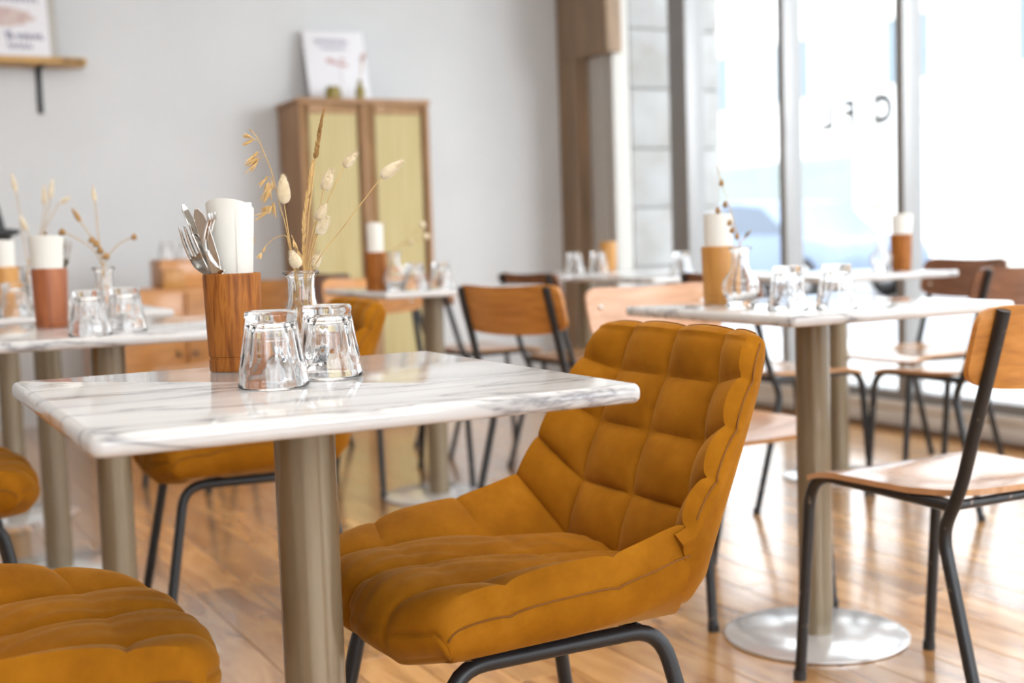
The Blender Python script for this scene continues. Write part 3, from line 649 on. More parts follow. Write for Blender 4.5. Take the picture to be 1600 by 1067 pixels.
# cutlery, length along +z from handle end
def fork_mesh():
    mb = MB(); 
    mb.tube(spline([(0, 0, 0.004), (0, 0, 0.05), (0, 0.001, 0.10), (0, 0.001, 0.118)], 12), [0.005, 0.0052, 0.0052, 0.005, 0.0045, 0.004, 0.0036, 0.0033, 0.0032, 0.0032, 0.0033, 0.0036, 0.0045], 8)
    def ycurve(z): k = (z-0.118)/0.077; return 0.001 - 0.012*math.sin(PI*min(k*1.1, 1))*1.0 + 0.007*k*k
    # palm
    P = []
    zs = [0.116+0.034*i/8 for i in range(9)]
    for z in zs:
        k = (z-0.116)/0.034; w = 0.0035 + 0.0108*math.sin(min(1, k*1.25)*PI/2)
        for x in (-1, -0.5, 0, 0.5, 1): P.append((x*w, ycurve(z)+0.0025*x*x, z))
    n = len(P); V = P + [(x, y+0.0016, z) for x, y, z in P]; F = []
    for i in range(8):
        for j in range(4): q = (i*5+j, i*5+j+1, i*5+j+6, i*5+j+5); F.append(q); F.append(tuple(k+n for k in q[::-1]))
        F.append((i*5, i*5+5, i*5+5+n, i*5+n)); F.append((i*5+4, i*5+4+n, i*5+9+n, i*5+9))
    F.append((40, 41, 41+n, 40+n)); F.append((41, 42, 42+n, 41+n)); F.append((42, 43, 43+n, 42+n)); F.append((43, 44, 44+n, 43+n))
    mb.add(V, F)
    for x in (-0.0117, -0.0039, 0.0039, 0.0117):
        pts = []
        for i in range(7):
            z = 0.148+0.047*i/6; pts.append((x*(1-0.04*i/6), ycurve(z)+0.0008+0.0022*(x/0.0117)**2, z))
        mb.tube(pts, [0.0027, 0.0027, 0.0026, 0.0025, 0.0023, 0.0019, 0.0009], 8)
    return mb.mesh('fork', 'steel')
def knife_mesh():
    mb = MB(); mb.tube(spline([(0, 0, 0.0), (0, 0, 0.06), (0, 0, 0.105)], 8), [0.005, 0.0058, 0.006, 0.006, 0.0058, 0.0055, 0.005, 0.0045, 0.004], 8)
    out = [(-0.0045, 0.10), (-0.0060, 0.118), (-0.0092, 0.135), (-0.0096, 0.16), (-0.0092, 0.185), (-0.0066, 0.2), (-0.002, 0.208), (0.003, 0.207), (0.0066, 0.198), (0.0072, 0.16), (0.0066, 0.12), (0.0042, 0.10)]
    mb.prism(out, 'y', -0.0009, 0.0009); return mb.mesh('knife', 'steel', True, bevel=0.0004, bseg=1)
FORK, KNIFE = fork_mesh(), knife_mesh()
def cutlery(name, label, cat, me, base, tip, face, length):
    # base/tip: points on the axis, face: direction the broad side looks to
    b, t = Vector(base), Vector(tip); z = (t-b).normalized(); y = Vector(face); y = (y - z*y.dot(z)).normalized(); x = y.cross(z)
    o = thing(name, label, cat, (0, 0, 0), 0, 'steel cutlery in wooden cups', me)
    org = t - z*length
    o.matrix_world = Matrix(((x.x, y.x, z.x, org.x), (x.y, y.y, z.y, org.y), (x.z, y.z, z.z, org.z), (0, 0, 0, 1)))
    return o
toCam = Vector((-0.46, -0.885, 0.0))
cutlery('table_fork', 'steel fork leaning left in the foreground cup, tines facing the camera', 'fork', FORK, (0.4446, 1.7369, 0.8815), (0.4132, 1.7329, 0.9500), toCam + Vector((0.40, -0.20, 0.1)), 0.195)
cutlery('table_knife', 'steel knife with broad dark blade in the foreground cup', 'knife', KNIFE, (0.4496, 1.7185, 0.8815), (0.4265, 1.7197, 0.9690), toCam + Vector((0.15, 0, -0.55)), 0.208)
cutlery('table_knife', 'steel knife seen edge on behind the forks in the foreground cup', 'knife', KNIFE, (0.4471, 1.7310, 0.8815), (0.4133, 1.7385, 0.9760), Vector((0.88, -0.46, 0)) + 0.35*toCam, 0.208)
cutlery('table_fork', 'steel fork seen from the side in the foreground cup, right of the knife', 'fork', FORK, (0.4541, 1.7184, 0.8815), (0.4374, 1.7213, 0.9610), Vector((0.80, -0.60, 0.2)), 0.195)
cutlery('table_knife', 'steel knife standing in the reddish cup on the second left table', 'knife', KNIFE, (0.418, 3.024, 0.8819), (0.413, 3.012, 0.965), toCam, 0.208)
cutlery('table_fork', 'dark looking fork leaning right in the reddish cup', 'fork', FORK, (0.440, 3.034, 0.8819), (0.462, 3.020, 0.945), toCam, 0.195)
cutlery('table_knife', 'dark knife standing behind the napkin in the cup before the cabinet', 'knife', KNIFE, (1.635, 4.115, 0.79), (1.652, 4.115, 0.985), Vector((0.88, -0.46, 0)), 0.208)

# ================================================================== dried stems
def stem_obj(name, label, cat, group, pts, r=0.0008, mat='straw', extra=0.06):
    P = [Vector(p) for p in pts]; d = (P[0]-P[1]).normalized()
    t = thing(name, label, cat, (0, 0, 0), 0, group)
    start = P[0] + Vector((d.x*0.3, d.y*0.3, -1)).normalized()*extra
    L_ = [start] + P
    link('stem', MB().tube(spline(L_, 6*len(L_)), r, 6).mesh('stem', mat), t)
    return t
def fluffy(parent, base, tip, rad, seed, mat='fluff', hairs=420):
    b, t = Vector(base), Vector(tip); ax = t-b; Ln = ax.length; z = ax.normalized(); x = z.orthogonal().normalized(); y = z.cross(x)
    rnd = random.Random(seed); mb = MB(); n, m = 18, 16; vs = []
    for i in range(n+1):
        f = i/n; r = rad*(math.sin(PI*f**0.72))**0.62*(1-0.25*f) if 0 < f < 1 else 0.0002
        for k in range(m):
            a = 2*PI*k/m; rr = r*(1+0.05*rnd.uniform(-1, 1)); vs.append(b + z*(Ln*f) + (x*math.cos(a)+y*math.sin(a))*rr)
    mb.add(vs, [(i*m+k, i*m+(k+1) % m, (i+1)*m+(k+1) % m, (i+1)*m+k) for i in range(n) for k in range(m)])
    h = link('seed_head', mb.mesh('seed_head', mat), parent)
    if hairs:
        hb = MB()
        for q in range(hairs):
            f = rnd.uniform(0.05, 0.95); a = rnd.uniform(0, 2*PI); r = rad*(math.sin(PI*f**0.72))**0.62*(1-0.25*f)
            d = x*math.cos(a)+y*math.sin(a); p = b + z*(Ln*f) + d*r*0.9; tip_ = p + (d*rnd.uniform(0.3, 0.7) + z*rnd.uniform(0.5, 1.0)).normalized()*rnd.uniform(0.003, 0.0065)
            s = z.cross(d)*0.00028
            hb.add([p-s, p+s, tip_], [(0, 1, 2)])
        o = link('bristles', hb.mesh('bristles', mat), h); o['kind'] = 'stuff'
    return h
GV = 'dried grasses in the foreground vase'
TAILS = [
 ([(0.564, 1.7379, 0.8792), (0.56, 1.7444, 0.9283), (0.5568, 1.7502, 0.9738)], (0.558, 1.7534, 1.0156), 0.0105, 'largest cream bunny tail standing upright at the left of the foreground vase'),
 ([(0.5817, 1.7288, 0.8797), (0.612, 1.7412, 0.9643), (0.6441, 1.7435, 1.0239)], (0.6645, 1.7416, 1.0445), 0.0072, 'cream bunny tail high above the foreground vase, right of the wheat spike'),
 ([(0.5796, 1.7299, 0.8798), (0.6081, 1.7381, 0.9829), (0.6134, 1.7451, 0.9914)], (0.6279, 1.745, 1.0229), 0.0085, 'brownish bunny tail just right of the wheat spike, pointing up'),
 ([(0.5775, 1.731, 0.8799), (0.5896, 1.7299, 0.9365), (0.5956, 1.7279, 0.9491)], (0.6086, 1.7234, 0.973), 0.0080, 'upper one of two touching bunny tails right of the stalk'),
 ([(0.5786, 1.7304, 0.8799), (0.5869, 1.7166, 0.9248), (0.5888, 1.7071, 0.9303)], (0.6023, 1.6978, 0.9539), 0.0080, 'lower one of two touching bunny tails right of the stalk'),
 ([(0.5859, 1.7267, 0.8808), (0.6315, 1.7089, 0.9443), (0.678, 1.6904, 1.0054)], (0.7076, 1.6772, 1.0294), 0.0088, 'bunny tail farthest right on a long slanting stem'),
 ([(0.5671, 1.7363, 0.8791), (0.5645, 1.7243, 0.8817), (0.5616, 1.7171, 0.8853)], (0.5538, 1.7188, 0.9093), 0.0095, 'low fluffy bunny tail at the left of the vase lip'),
 ([(0.5837, 1.7277, 0.879), (0.5872, 1.7362, 0.8806), (0.5878, 1.7428, 0.8824)], (0.6034, 1.7402, 0.9051), 0.0090, 'low bunny tail at the right of the vase lip')]
for i, (pts, tip, r, lab) in enumerate(TAILS):
    t = stem_obj('dried_bunny_tail', lab, 'dried grass', GV, pts, 0.0007, 'straw', 0.07); fluffy(t, pts[-1], tip, r, i)
def grain(mb, p, d, ln, wd):
    d = Vector(d).normalized(); p = Vector(p)
    mb.tube([p, p+d*ln*0.3, p+d*ln*0.65, p+d*ln], [wd*0.3, wd, wd*0.75, 0.0001], 5)
SPIKE = [(0.5765, 1.7315, 0.8799), (0.5853, 1.7333, 0.9506), (0.5939, 1.7335, 1.0015), (0.5992, 1.7338, 1.0351), (0.6068, 1.7332, 1.0709), (0.6146, 1.7321, 1.1036)]
t = stem_obj('dried_wheat_spike', 'tall dried wheat spike, the highest stem in the foreground vase', 'dried grass', GV, SPIKE, 0.0009, 'straw', 0.07)
mb = MB(); rr = random.Random(3); sp = spline(SPIKE[3:], 40)
for i in range(38):
    ax = (sp[i+1]-sp[i]).normalized(); f = i/38
    for q in range(4):
        a = rr.uniform(0, 2*PI); o_ = ax.orthogonal().normalized(); d = o_*math.cos(a)+ax.cross(o_)*math.sin(a)
        k = (1-f)**0.45
        grain(mb, sp[i]+d*0.0012*k, ax+d*0.45*k, 0.0072*(0.6+0.4*k), 0.0011)
link('grains', mb.mesh('grains', 'brownhead'), t)
SHEATH = [(0.5751, 1.7322, 0.88), (0.5795, 1.736, 0.9462), (0.5872, 1.7358, 0.9878), (0.597, 1.7348, 1.0328)]
t = stem_obj('dried_grass_stalk', 'rough straw stalk with clinging grains beside the wheat spike', 'dried grass', GV, SHEATH, 0.0013, 'straw', 0.07)
mb = MB(); sp = spline(SHEATH, 44)
for i in range(3, 42):
    ax = (sp[i+1]-sp[i]).normalized()
    for q in range(2): a = rr.uniform(0, 2*PI); o_ = ax.orthogonal().normalized(); d = o_*math.cos(a)+ax.cross(o_)*math.sin(a); grain(mb, sp[i]+d*0.001, ax*2+d*0.35, 0.011, 0.0010)
link('grains', mb.mesh('grains', 'husk'), t)
OAT = [(0.563, 1.7384, 0.8793), (0.5568, 1.7473, 0.9424), (0.5507, 1.7535, 0.9752), (0.5451, 1.76, 1.015), (0.5376, 1.7665, 1.0432), (0.5307, 1.7719, 1.0644), (0.5252, 1.7757, 1.0739), (0.5207, 1.7785, 1.0792)]
OATT = [(0.5125, 1.7819, 1.0697), (0.5104, 1.7816, 1.0546), (0.5109, 1.7791, 1.0302), (0.5159, 1.7763, 1.0277), (0.5152, 1.7757, 1.0172), (0.5276, 1.7679, 1.0016), (0.5301, 1.7643, 0.9759), (0.533, 1.7625, 0.9735), (0.5378, 1.7609, 0.9826), (0.5204, 1.7674, 0.9553), (0.5443, 1.7551, 0.9568), (0.5374, 1.7592, 0.9617)]
OATB = [(0.5296, 1.7724, 1.0632), (0.5307, 1.7719, 1.0644), (0.5348, 1.7683, 1.0479), (0.5356, 1.7675, 1.0432), (0.5365, 1.7669, 1.042), (0.5429, 1.761, 1.0127), (0.5448, 1.7598, 1.0103), (0.5457, 1.7592, 1.0091), (0.5465, 1.7584, 1.0056), (0.5503, 1.7531, 0.9682), (0.5449, 1.7565, 0.9754), (0.5449, 1.7565, 0.9754)]
def spikelet(parent, b, tip, seed):
    b, tip = Vector(b), Vector(tip); rs = random.Random(seed); mb = MB(); mid = b.lerp(tip, 0.35) + Vector((0, 0, 0.0015))
    mb.tube([b, mid], 0.00022, 4)
    d = (tip-mid); ln = max(d.length, 0.009)
    for q in range(5):
        e = d.normalized() + Vector((rs.uniform(-.33, .33), rs.uniform(-.33, .33), rs.uniform(-.25, .25))); grain(mb, mid + d*0.25*rs.random(), e, ln*rs.uniform(0.7, 1.1), 0.00125)
    link('spikelet', mb.mesh('spikelet', 'husk'), parent)
t = stem_obj('dried_oat', 'dried oat stalk bending left over the cutlery cup', 'dried grass', GV, OAT, 0.0007, 'straw', 0.07)
for i, (b, e) in enumerate(zip(OATB, OATT)):
    spikelet(t, b, e, i)
    bb, ee = Vector(b), Vector(e); spikelet(t, bb.lerp(Vector(OAT[min(7, 3+i % 5)]), 0.05), ee.lerp(bb, 0.35) + Vector((0.004*((i % 3)-1), 0.003, 0.004)), i+50)
OAT2 = [(0.5655, 1.7371, 0.8792), (0.5591, 1.7436, 0.9143), (0.556, 1.7466, 0.9296), (0.5434, 1.753, 0.9277), (0.5314, 1.7583, 0.9177), (0.5256, 1.7604, 0.9086)]
t = stem_obj('dried_oat', 'small drooping oat tip between cutlery cup and vase', 'dried grass', GV, OAT2, 0.0006, 'straw', 0.07)
for i, (b, e) in enumerate([(OAT2[5], (0.5188, 1.7631, 0.8995)), (OAT2[5], (0.523, 1.7611, 0.9005)), ((0.517, 1.7655, 0.934), (0.5143, 1.7678, 0.9203)), (OAT2[4], (0.5256, 1.7604, 0.9086))]): spikelet(t, b, e, 90+i)
OAT3 = [(0.5671, 1.7363, 0.8791), (0.5731, 1.7342, 0.8905), (0.5675, 1.7394, 0.9164), (0.5627, 1.7432, 0.9305)]
t = stem_obj('dried_oat', 'short curled oat stem in front of the low left bunny tail', 'dried grass', GV, OAT3, 0.0006, 'straw', 0.07)
for i, (b, e) in enumerate([((0.5675, 1.7394, 0.9164), (0.5705, 1.735, 0.895)), ((0.569, 1.738, 0.91), (0.577, 1.733, 0.888)), ((0.5627, 1.7432, 0.9305), (0.567, 1.739, 0.912))]): spikelet(t, b, e, 120+i)

def far_stem(label, group, pts, kind, rad=0.006, name='dried_flower', heads=None):
    t = stem_obj(name, label, 'dried flower', group, pts, 0.0011, 'straw', 0.05)
    P = [Vector(p) for p in pts]
    if kind == 'spike': fluffy(t, P[-2].lerp(P[-1], 0.15), P[-1], rad, len(label), 'fluff', 0)
    if kind == 'brown': fluffy(t, P[-2].lerp(P[-1], 0.1), P[-1], rad, len(label), 'brownhead', 0)
    if kind == 'bead':
        for i, h in enumerate(heads or [pts[-1]]):
            h = Vector(h); fluffy(t, h-Vector((0, 0, 0.008)), h+Vector((0.001, 0, 0.008)), rad, i, 'brownhead', 0)
    if kind == 'leaf':
        a, b = P[-2], P[-1]; mb = MB(); d = b-a; s = d.cross(Vector((0.46, 0.885, 0))).normalized()*d.length*0.14
        n_ = s.cross(d).normalized()*0.0006; m_ = a.lerp(b, 0.5); mb.add([a+n_, m_+s+n_, b+n_, m_-s+n_, a-n_, m_+s-n_, b-n_, m_-s-n_], [(0, 1, 2, 3), (7, 6, 5, 4), (0, 4, 5, 1), (1, 5, 6, 2), (2, 6, 7, 3), (3, 7, 4, 0)])
        link('leaf', mb.mesh('leaf', 'sage', False), t)
    return t
def shift(pts, d): return [tuple(Vector(p)+Vector(d)) for p in pts]
g2 = 'dried flowers in the vase on the right hand table'; d2 = (0.0625, 0.0965, 0.004)
far_stem('arching brown seed stem in the round vase on the right hand table', g2, shift([(1.6595, 2.1535, 0.8761), (1.6505, 2.1636, 0.9357), (1.6419, 2.1723, 0.982), (1.6328, 2.1806, 1.0218), (1.6279, 2.186, 1.0536)], d2), 'bead', 0.006,
         heads=shift([(1.6336, 2.1796, 1.0152), (1.6375, 2.1733, 0.969), (1.6226, 2.1799, 0.9564), (1.6431, 2.1669, 0.9294), (1.6467, 2.1635, 0.9134), (1.6552, 2.1579, 0.9)], d2))
far_stem('dark slender leaf in the round vase on the right hand table', g2, shift([(1.6595, 2.1535, 0.8761), (1.6663, 2.1514, 0.8917), (1.6841, 2.1441, 0.9121)], d2), 'leaf')
g3 = 'dried flowers in the vase on the second left table'; d3 = (0.0155, 0.094, 0.05)
d3 = (0.0155, 0.094, 0.045)
far_stem('brown seed spike arching left from the second left table vase', g3, shift([(0.5145, 2.9111, 0.8331), (0.5103, 2.9177, 0.8699), (0.4987, 2.9282, 0.8989), (0.4788, 2.9417, 0.9344), (0.4617, 2.9542, 0.970)], d3), 'brown', 0.006)
far_stem('thin upright grass spike above the second left table', g3, shift([(0.5145, 2.9111, 0.8331), (0.5103, 2.9228, 0.905), (0.5087, 2.9299, 0.975), (0.5067, 2.935, 1.018)], d3), 'spike', 0.005)
far_stem('small tan bead flower hanging far right of the second table vase', g3, shift([(0.5145, 2.9111, 0.8331), (0.5278, 2.9089, 0.860), (0.5521, 2.8992, 0.887), (0.5806, 2.8862, 0.9009)], d3), 'bead', 0.007)
far_stem('tan flower heads clustered low above the second table vase', g3, shift([(0.5145, 2.9111, 0.8331), (0.4970, 2.9309, 0.8764), (0.461, 2.9485, 0.9053), (0.4383, 2.9613, 0.9172)], d3), 'bead', 0.009,
         heads=shift([(0.4383, 2.9613, 0.9172), (0.511, 2.918, 0.873), (0.505, 2.925, 0.888), (0.497, 2.93, 0.897), (0.521, 2.905, 0.86)], d3))
g4 = 'dried grasses in the third left table vase'; d4 = (0.012, 0.09, 0.038)
for lab, pts, k in (('pale grass plume left of centre over the far left table', [(0.4581, 3.7095, 0.8401), (0.4879, 3.7033, 0.9125), (0.5089, 3.7002, 0.9979), (0.512, 3.7049, 1.0668)], 'spike'),
                    ('pale grass plume leaning right over the far left table', [(0.4581, 3.7095, 0.8401), (0.4983, 3.6995, 0.9293), (0.5223, 3.6948, 1.0147), (0.5346, 3.6947, 1.0832)], 'spike'),
                    ('palest grass plume leaning left, highest at the left edge', [(0.4581, 3.7095, 0.8401), (0.4508, 3.7242, 0.9311), (0.4439, 3.7373, 1.0348), (0.4344, 3.7481, 1.1007)], 'spike'),
                    ('pinkish curled plume above the fanned napkin', [(0.4581, 3.7095, 0.8401), (0.4879, 3.7033, 0.9125), (0.5225, 3.6908, 0.9715), (0.5435, 3.6835, 1.0104), (0.5755, 3.6687, 1.03)], 'spike'),
                    ('short pale plume among the far left grasses', [(0.4581, 3.7095, 0.8401), (0.4715, 3.7103, 0.8958), (0.4646, 3.7171, 0.9306), (0.4468, 3.7314, 0.9864)], 'spike')):
    far_stem(lab, g4, shift(pts, d4), k, 0.007)
g5 = 'dried flowers in the vase before the cabinet'
for i, (lab, tip) in enumerate((('cream dried flower head highest in the vase before the cabinet', (1.757, 4.0, 0.975)), ('cream dried flower head at the right of the vase before the cabinet', (1.765, 3.99, 0.935)), ('cream dried flower head lowest in the vase before the cabinet', (1.715, 4.02, 0.915)))):
    far_stem(lab, g5, [(1.655, 4.035, 0.875), (1.675, 4.03, 0.90), tuple(Vector((1.655, 4.035, 0.86)).lerp(Vector(tip), 0.85)), tip], 'spike', 0.013)
far_stem('thin stem with pale bud in the window table vase', 'dried flowers in the window table vase', [(3.335, 3.535, 0.875), (3.33, 3.54, 0.93), (3.325, 3.545, 0.985)], 'bead', 0.008)

# ================================================================== cabinet against the back wall
cab = thing('display_cabinet', 'wooden display cabinet with two yellowish glazed doors against the white wall', 'cabinet', (2.654, 6.80, 0))
W2, D2, Z0, Z1 = 0.381, 0.395, 0.13, 1.705
link('side_panel', MB().box(-W2, -W2+0.025, 0.02, D2, Z0, Z1-0.03).mesh('side_panel', 'oak', True, bevel=0.003), cab)
link('side_panel', MB().box(W2-0.025, W2, 0.02, D2, Z0, Z1-0.03).mesh('side_panel', 'oak', True, bevel=0.003), cab)
link('top', MB().box(-W2-0.008, W2+0.008, -0.005, D2, Z1-0.03, Z1).mesh('top', 'oak', True, bevel=0.004), cab)
link('bottom', MB().box(-W2, W2, 0.02, D2, Z0, Z0+0.03).mesh('bottom', 'oak', True, bevel=0.003), cab)
link('back_panel', MB().box(-W2+0.025, W2-0.025, D2-0.012, D2, Z0+0.03, Z1-0.03).mesh('back_panel', 'cab_in', False), cab)
for z in (0.62, 0.98, 1.34): link('shelf', MB().box(-W2+0.026, W2-0.026, 0.06, D2-0.014, z, z+0.018).mesh('shelf', 'oak', True, bevel=0.002), cab)
for sx in (-1, 1):
    a, b = (-W2, -0.002) if sx < 0 else (0.002, W2); fwid = 0.05
    d = MB().box(a, a+fwid, 0, 0.02, Z0, Z1-0.034).box(b-fwid, b, 0, 0.02, Z0, Z1-0.034).box(a+fwid, b-fwid, 0, 0.02, Z1-0.084, Z1-0.034).box(a+fwid, b-fwid, 0, 0.02, Z0, Z0+0.07)
    dr = link('door', d.mesh('door', 'oak', True, bevel=0.002), cab)
    link('pane', MB().box(a+fwid-0.004, b-fwid+0.004, 0.007, 0.012, Z0+0.066, Z1-0.08).mesh('pane', 'cab_pane', False), dr)
    link('knob', MB().lathe([(0, 0), (0.006, 0), (0.006, 0.012), (0.012, 0.018), (0.01, 0.026), (0, 0.028)], 14).mesh('knob', 'brown_trim'), dr, (-0.028 if sx < 0 else 0.028, 0.0, 0.95), (PI/2, 0, 0))
    for y in (0.03, D2-0.03): link('leg', MB().tube([(sx*(W2-0.03), y, 0.0), (sx*(W2-0.03), y, Z0+0.01)], 0.018, 10).mesh('leg', 'oak'), cab)
# leaning print and pots on the cabinet
pr = thing('leaning_print', 'white framed flower print leaning on the wall on top of the cabinet', 'picture', (2.60, 7.02, 1.7055)); pr.rotation_euler = (math.radians(-15), 0, 0)
link('frame', MB().box(-0.182, 0.182, 0.0, 0.012, 0, 0.43).mesh('frame', 'print', True, bevel=0.003), pr)
def squiggle(n, wdt, hgt, seed):
    rs = random.Random(seed); pts = []
    for i in range(n*8+1):
        f = i/(n*8); pts.append((-wdt/2+wdt*f, -0.0015, hgt*0.5*math.sin(f*n*2*PI)*(0.6+0.4*rs.random()) + hgt*0.3*rs.uniform(-1, 1)*0.4))
    return pts
def shifted(pts, x, z): return [(p[0]+x, p[1], p[2]+z) for p in pts]
for n_, w_, h_, sd, x_, z_, r_ in ((9, 0.20, 0.03, 1, -0.02, 0.365, 0.0022), (7, 0.16, 0.024, 2, -0.01, 0.325, 0.0018)):
    link('script_line', MB().tube(shifted(squiggle(n_, w_, h_, sd), x_, z_), r_, 4).mesh('script_line', 'ink'), pr)
mb = MB()
for i, (x, z, r) in enumerate(((-0.04, 0.25, 0.026), (-0.015, 0.24, 0.02), (0.02, 0.23, 0.02), (0.05, 0.225, 0.018), (0.035, 0.26, 0.016))):
    mb.add([(x+r*math.cos(2*PI*k/12)*(1+0.2*math.cos(k*2.6)), -0.001, z+r*0.6*math.sin(2*PI*k/12)) for k in range(12)], [tuple(range(12))])
mb.tube([(0.03, -0.001, 0.23), (0.015, -0.001, 0.17), (0.02, -0.001, 0.10)], 0.0015, 4); link('printed_flowers', mb.mesh('printed_flowers', 'pinkline', False), pr)
thing('glazed_jar', 'small olive yellow jar on the cabinet at the left of the print', 'jar', (2.505, 6.90, 1.7052), 0, None,
      MB().lathe([(0, 0), (0.034, 0), (0.042, 0.012), (0.046, 0.035), (0.042, 0.055), (0.036, 0.064), (0.038, 0.072), (0.033, 0.072), (0.031, 0.064), (0.038, 0.05), (0.04, 0.03), (0.03, 0.01), (0, 0.008)], 28).mesh('glazed_jar', 'jar'))
thing('small_bottle', 'slim olive bottle with a dried sprig on the cabinet before the print', 'bottle', (2.665, 6.90, 1.7052), 0, None,
      MB().lathe([(0, 0), (0.022, 0), (0.026, 0.01), (0.027, 0.05), (0.02, 0.075), (0.012, 0.085), (0.012, 0.11), (0.015, 0.113), (0.01, 0.113), (0.009, 0.09), (0.02, 0.05), (0.02, 0.01), (0, 0.008)], 24).mesh('small_bottle', 'jar'))
t = thing('dried_sprig', 'dried blush sprig standing in the slim bottle on the cabinet', 'dried flower', (2.665, 6.90, 1.72))
link('stem', MB().tube([(0, 0, 0), (0.005, 0, 0.12), (0.015, 0, 0.2)], 0.0018, 5).tube([(0.005, 0, 0.12), (0.03, 0, 0.22)], 0.0015, 5).mesh('stem', 'straw'), t)
fluffy(t, (0.015, 0, 0.19), (0.02, 0, 0.25), 0.012, 5, 'pink', 0); fluffy(t, (0.03, 0, 0.21), (0.04, 0, 0.26), 0.010, 6, 'pink', 0)

# wall shelf with a lettered board at the top left
sh = thing('wall_shelf', 'live edge wooden wall shelf on a black bracket at the top left', 'shelf', (0.0, WY, 1.872))
rs = random.Random(5); outl = [(0.10, -0.001)]
outl += [(1.21+0.012*math.sin(k*1.9), -0.02-0.035*k) for k in range(6)]
outl += [(1.19-0.1*k, -0.200-0.008*math.sin(k*2.3)) for k in range(12)]
link('board', MB().prism([(p[0], p[1]) for p in outl], 'z', 0.0, 0.034).mesh('board', 'shelf', True, bevel=0.005), sh)
link('bark_edge', MB().tube(spline([(1.222, -0.02, 0.012), (1.215, -0.1, 0.02), (1.20, -0.195, 0.015), (1.1, -0.208, 0.018)], 16), [0.006+0.003*math.sin(i*1.7) for i in range(17)], 7).mesh('bark_edge', 'bark'), sh)
link('bracket', MB().box(0.985, 1.015, -0.008, 0, -0.235, 0.0).box(0.985, 1.015, -0.16, 0, -0.008, 0.0).mesh('bracket', 'plastic_black', True, bevel=0.002), sh)
link('bracket', MB().box(0.285, 0.315, -0.008, 0, -0.235, 0.0).box(0.285, 0.315, -0.16, 0, -0.008, 0.0).mesh('bracket', 'plastic_black', True, bevel=0.002), sh)
bd = thing('lettered_board', 'white lettered board with blush drawing standing on the wall shelf', 'picture', (0.80, 7.045, 1.9065)); bd.rotation_euler = (math.radians(-9), 0, 0)
link('frame', MB().box(-0.28, 0.285, 0.0, 0.018, 0, 0.62).mesh('frame', 'grey_trim', True, bevel=0.002), bd)
link('sheet', MB().box(-0.265, 0.245, -0.002, 0.0, 0.004, 0.605).mesh('sheet', 'print', False), bd)
for n_, w_, h_, sd, x_, z_, r_ in ((6, 0.13, 0.035, 4, 0.15, 0.105, 0.004), (5, 0.12, 0.028, 5, 0.10, 0.055, 0.004), (2, 0.04, 0.06, 6, 0.05, 0.11, 0.004), (8, 0.2, 0.035, 7, 0.10, 0.30, 0.0035), (3, 0.06, 0.05, 8, -0.06, 0.11, 0.004)):
    link('script_line', MB().tube(shifted(squiggle(n_, w_, h_, sd), x_, z_), r_, 4).mesh('script_line', 'ink'), bd)
link('drawing', MB().add([(0.02+0.15*math.cos(2*PI*k/24)*(1+0.12*math.cos(3*k)), -0.003, 0.205+0.05*math.sin(2*PI*k/24)) for k in range(24)], [tuple(range(24))]).mesh('drawing', 'pink', False), bd)

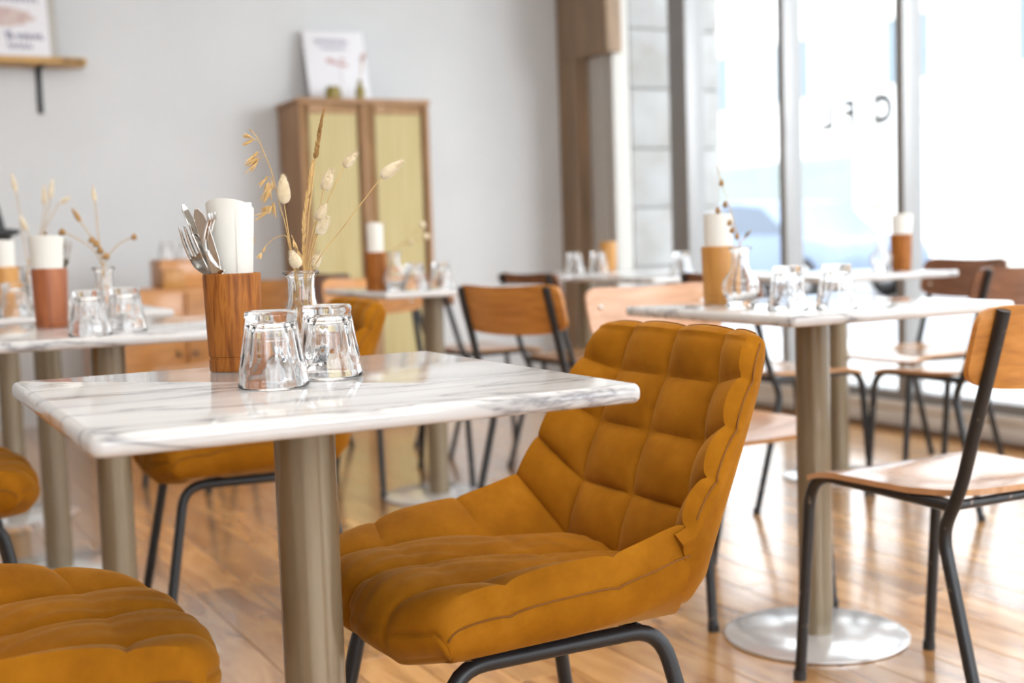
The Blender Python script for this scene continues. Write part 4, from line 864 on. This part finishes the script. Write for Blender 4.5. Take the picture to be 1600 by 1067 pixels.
# low sideboard and table at the back wall, seen between the left tables
sb = thing('low_sideboard', 'low orange wooden sideboard at the white wall behind the left tables', 'sideboard', (1.50, 6.55, 0))
link('carcass', MB().box(-0.42, 0.42, -0.16, 0.24, 0.10, 0.72).mesh('carcass', 'ply', True, bevel=0.006), sb)
for x in (-0.21, 0.21): 
    d = link('door', MB().box(x-0.2, x+0.2, -0.178, -0.161, 0.12, 0.70).mesh('door', 'ply', True, bevel=0.003), sb); link('knob', MB().lathe([(0, 0), (0.01, 0.004), (0.012, 0.016), (0, 0.02)], 12).mesh('knob', 'black'), d, (x*0.2, -0.178, 0.4), (PI/2, 0, 0))
for x in (-0.36, 0.36):
    for y in (-0.1, 0.18): link('leg', MB().tube([(x, y, 0), (x, y, 0.105)], 0.016, 10).mesh('leg', 'black'), sb)
def crate(label, x, y, z, w_, d_, h_, m):
    t = thing('wooden_box', label, 'box', (x, y, z), 0.1, 'wooden boxes on the low sideboard')
    link('side', MB().box(-w_/2, w_/2, -d_/2, -d_/2+0.012, 0, h_).mesh('side', m, True, bevel=0.002), t); link('side', MB().box(-w_/2, w_/2, d_/2-0.012, d_/2, 0, h_).mesh('side', m, True, bevel=0.002), t)
    link('end', MB().box(-w_/2, -w_/2+0.012, -d_/2+0.012, d_/2-0.012, 0, h_).mesh('end', m, True, bevel=0.002), t); link('end', MB().box(w_/2-0.012, w_/2, -d_/2+0.012, d_/2-0.012, 0, h_).mesh('end', m, True, bevel=0.002), t)
    link('lid', MB().box(-w_/2, w_/2, -d_/2, d_/2, h_, h_+0.01).mesh('lid', m, True, bevel=0.002), t); link('bottom', MB().box(-w_/2+0.012, w_/2-0.012, -d_/2+0.012, d_/2-0.012, 0, 0.01).mesh('bottom', m, False), t)
crate('orange brown wooden box on the sideboard behind the left tables', 1.53, 6.58, 0.7205, 0.24, 0.16, 0.13, 'ply')
crate('small pale wooden box in front of the orange one on the sideboard', 1.46, 6.445, 0.7205, 0.11, 0.09, 0.08, 'cup_light')
for i, (x, lab) in enumerate(((1.475, 'left of two bright glasses on the orange wooden box'), (1.57, 'right of two bright glasses on the orange wooden box'))):
    thing('glass_tumbler', lab, 'glass', (x, 6.58, 0.8607), i, 'glasses on the orange wooden box', TUMBLER)
thing('black_carafe', 'black jug cropped by the left edge, standing on the farthest left table', 'jug', (0.462, 4.66, 0.7502), 0, None,
      MB().lathe([(0, 0), (0.055, 0), (0.06, 0.006), (0.06, 0.20), (0.07, 0.225), (0.095, 0.232), (0.095, 0.246), (0.05, 0.252), (0.046, 0.27), (0.036, 0.32), (0.018, 0.375), (0.0, 0.38)], 28).mesh('black_carafe', 'plastic_black'))
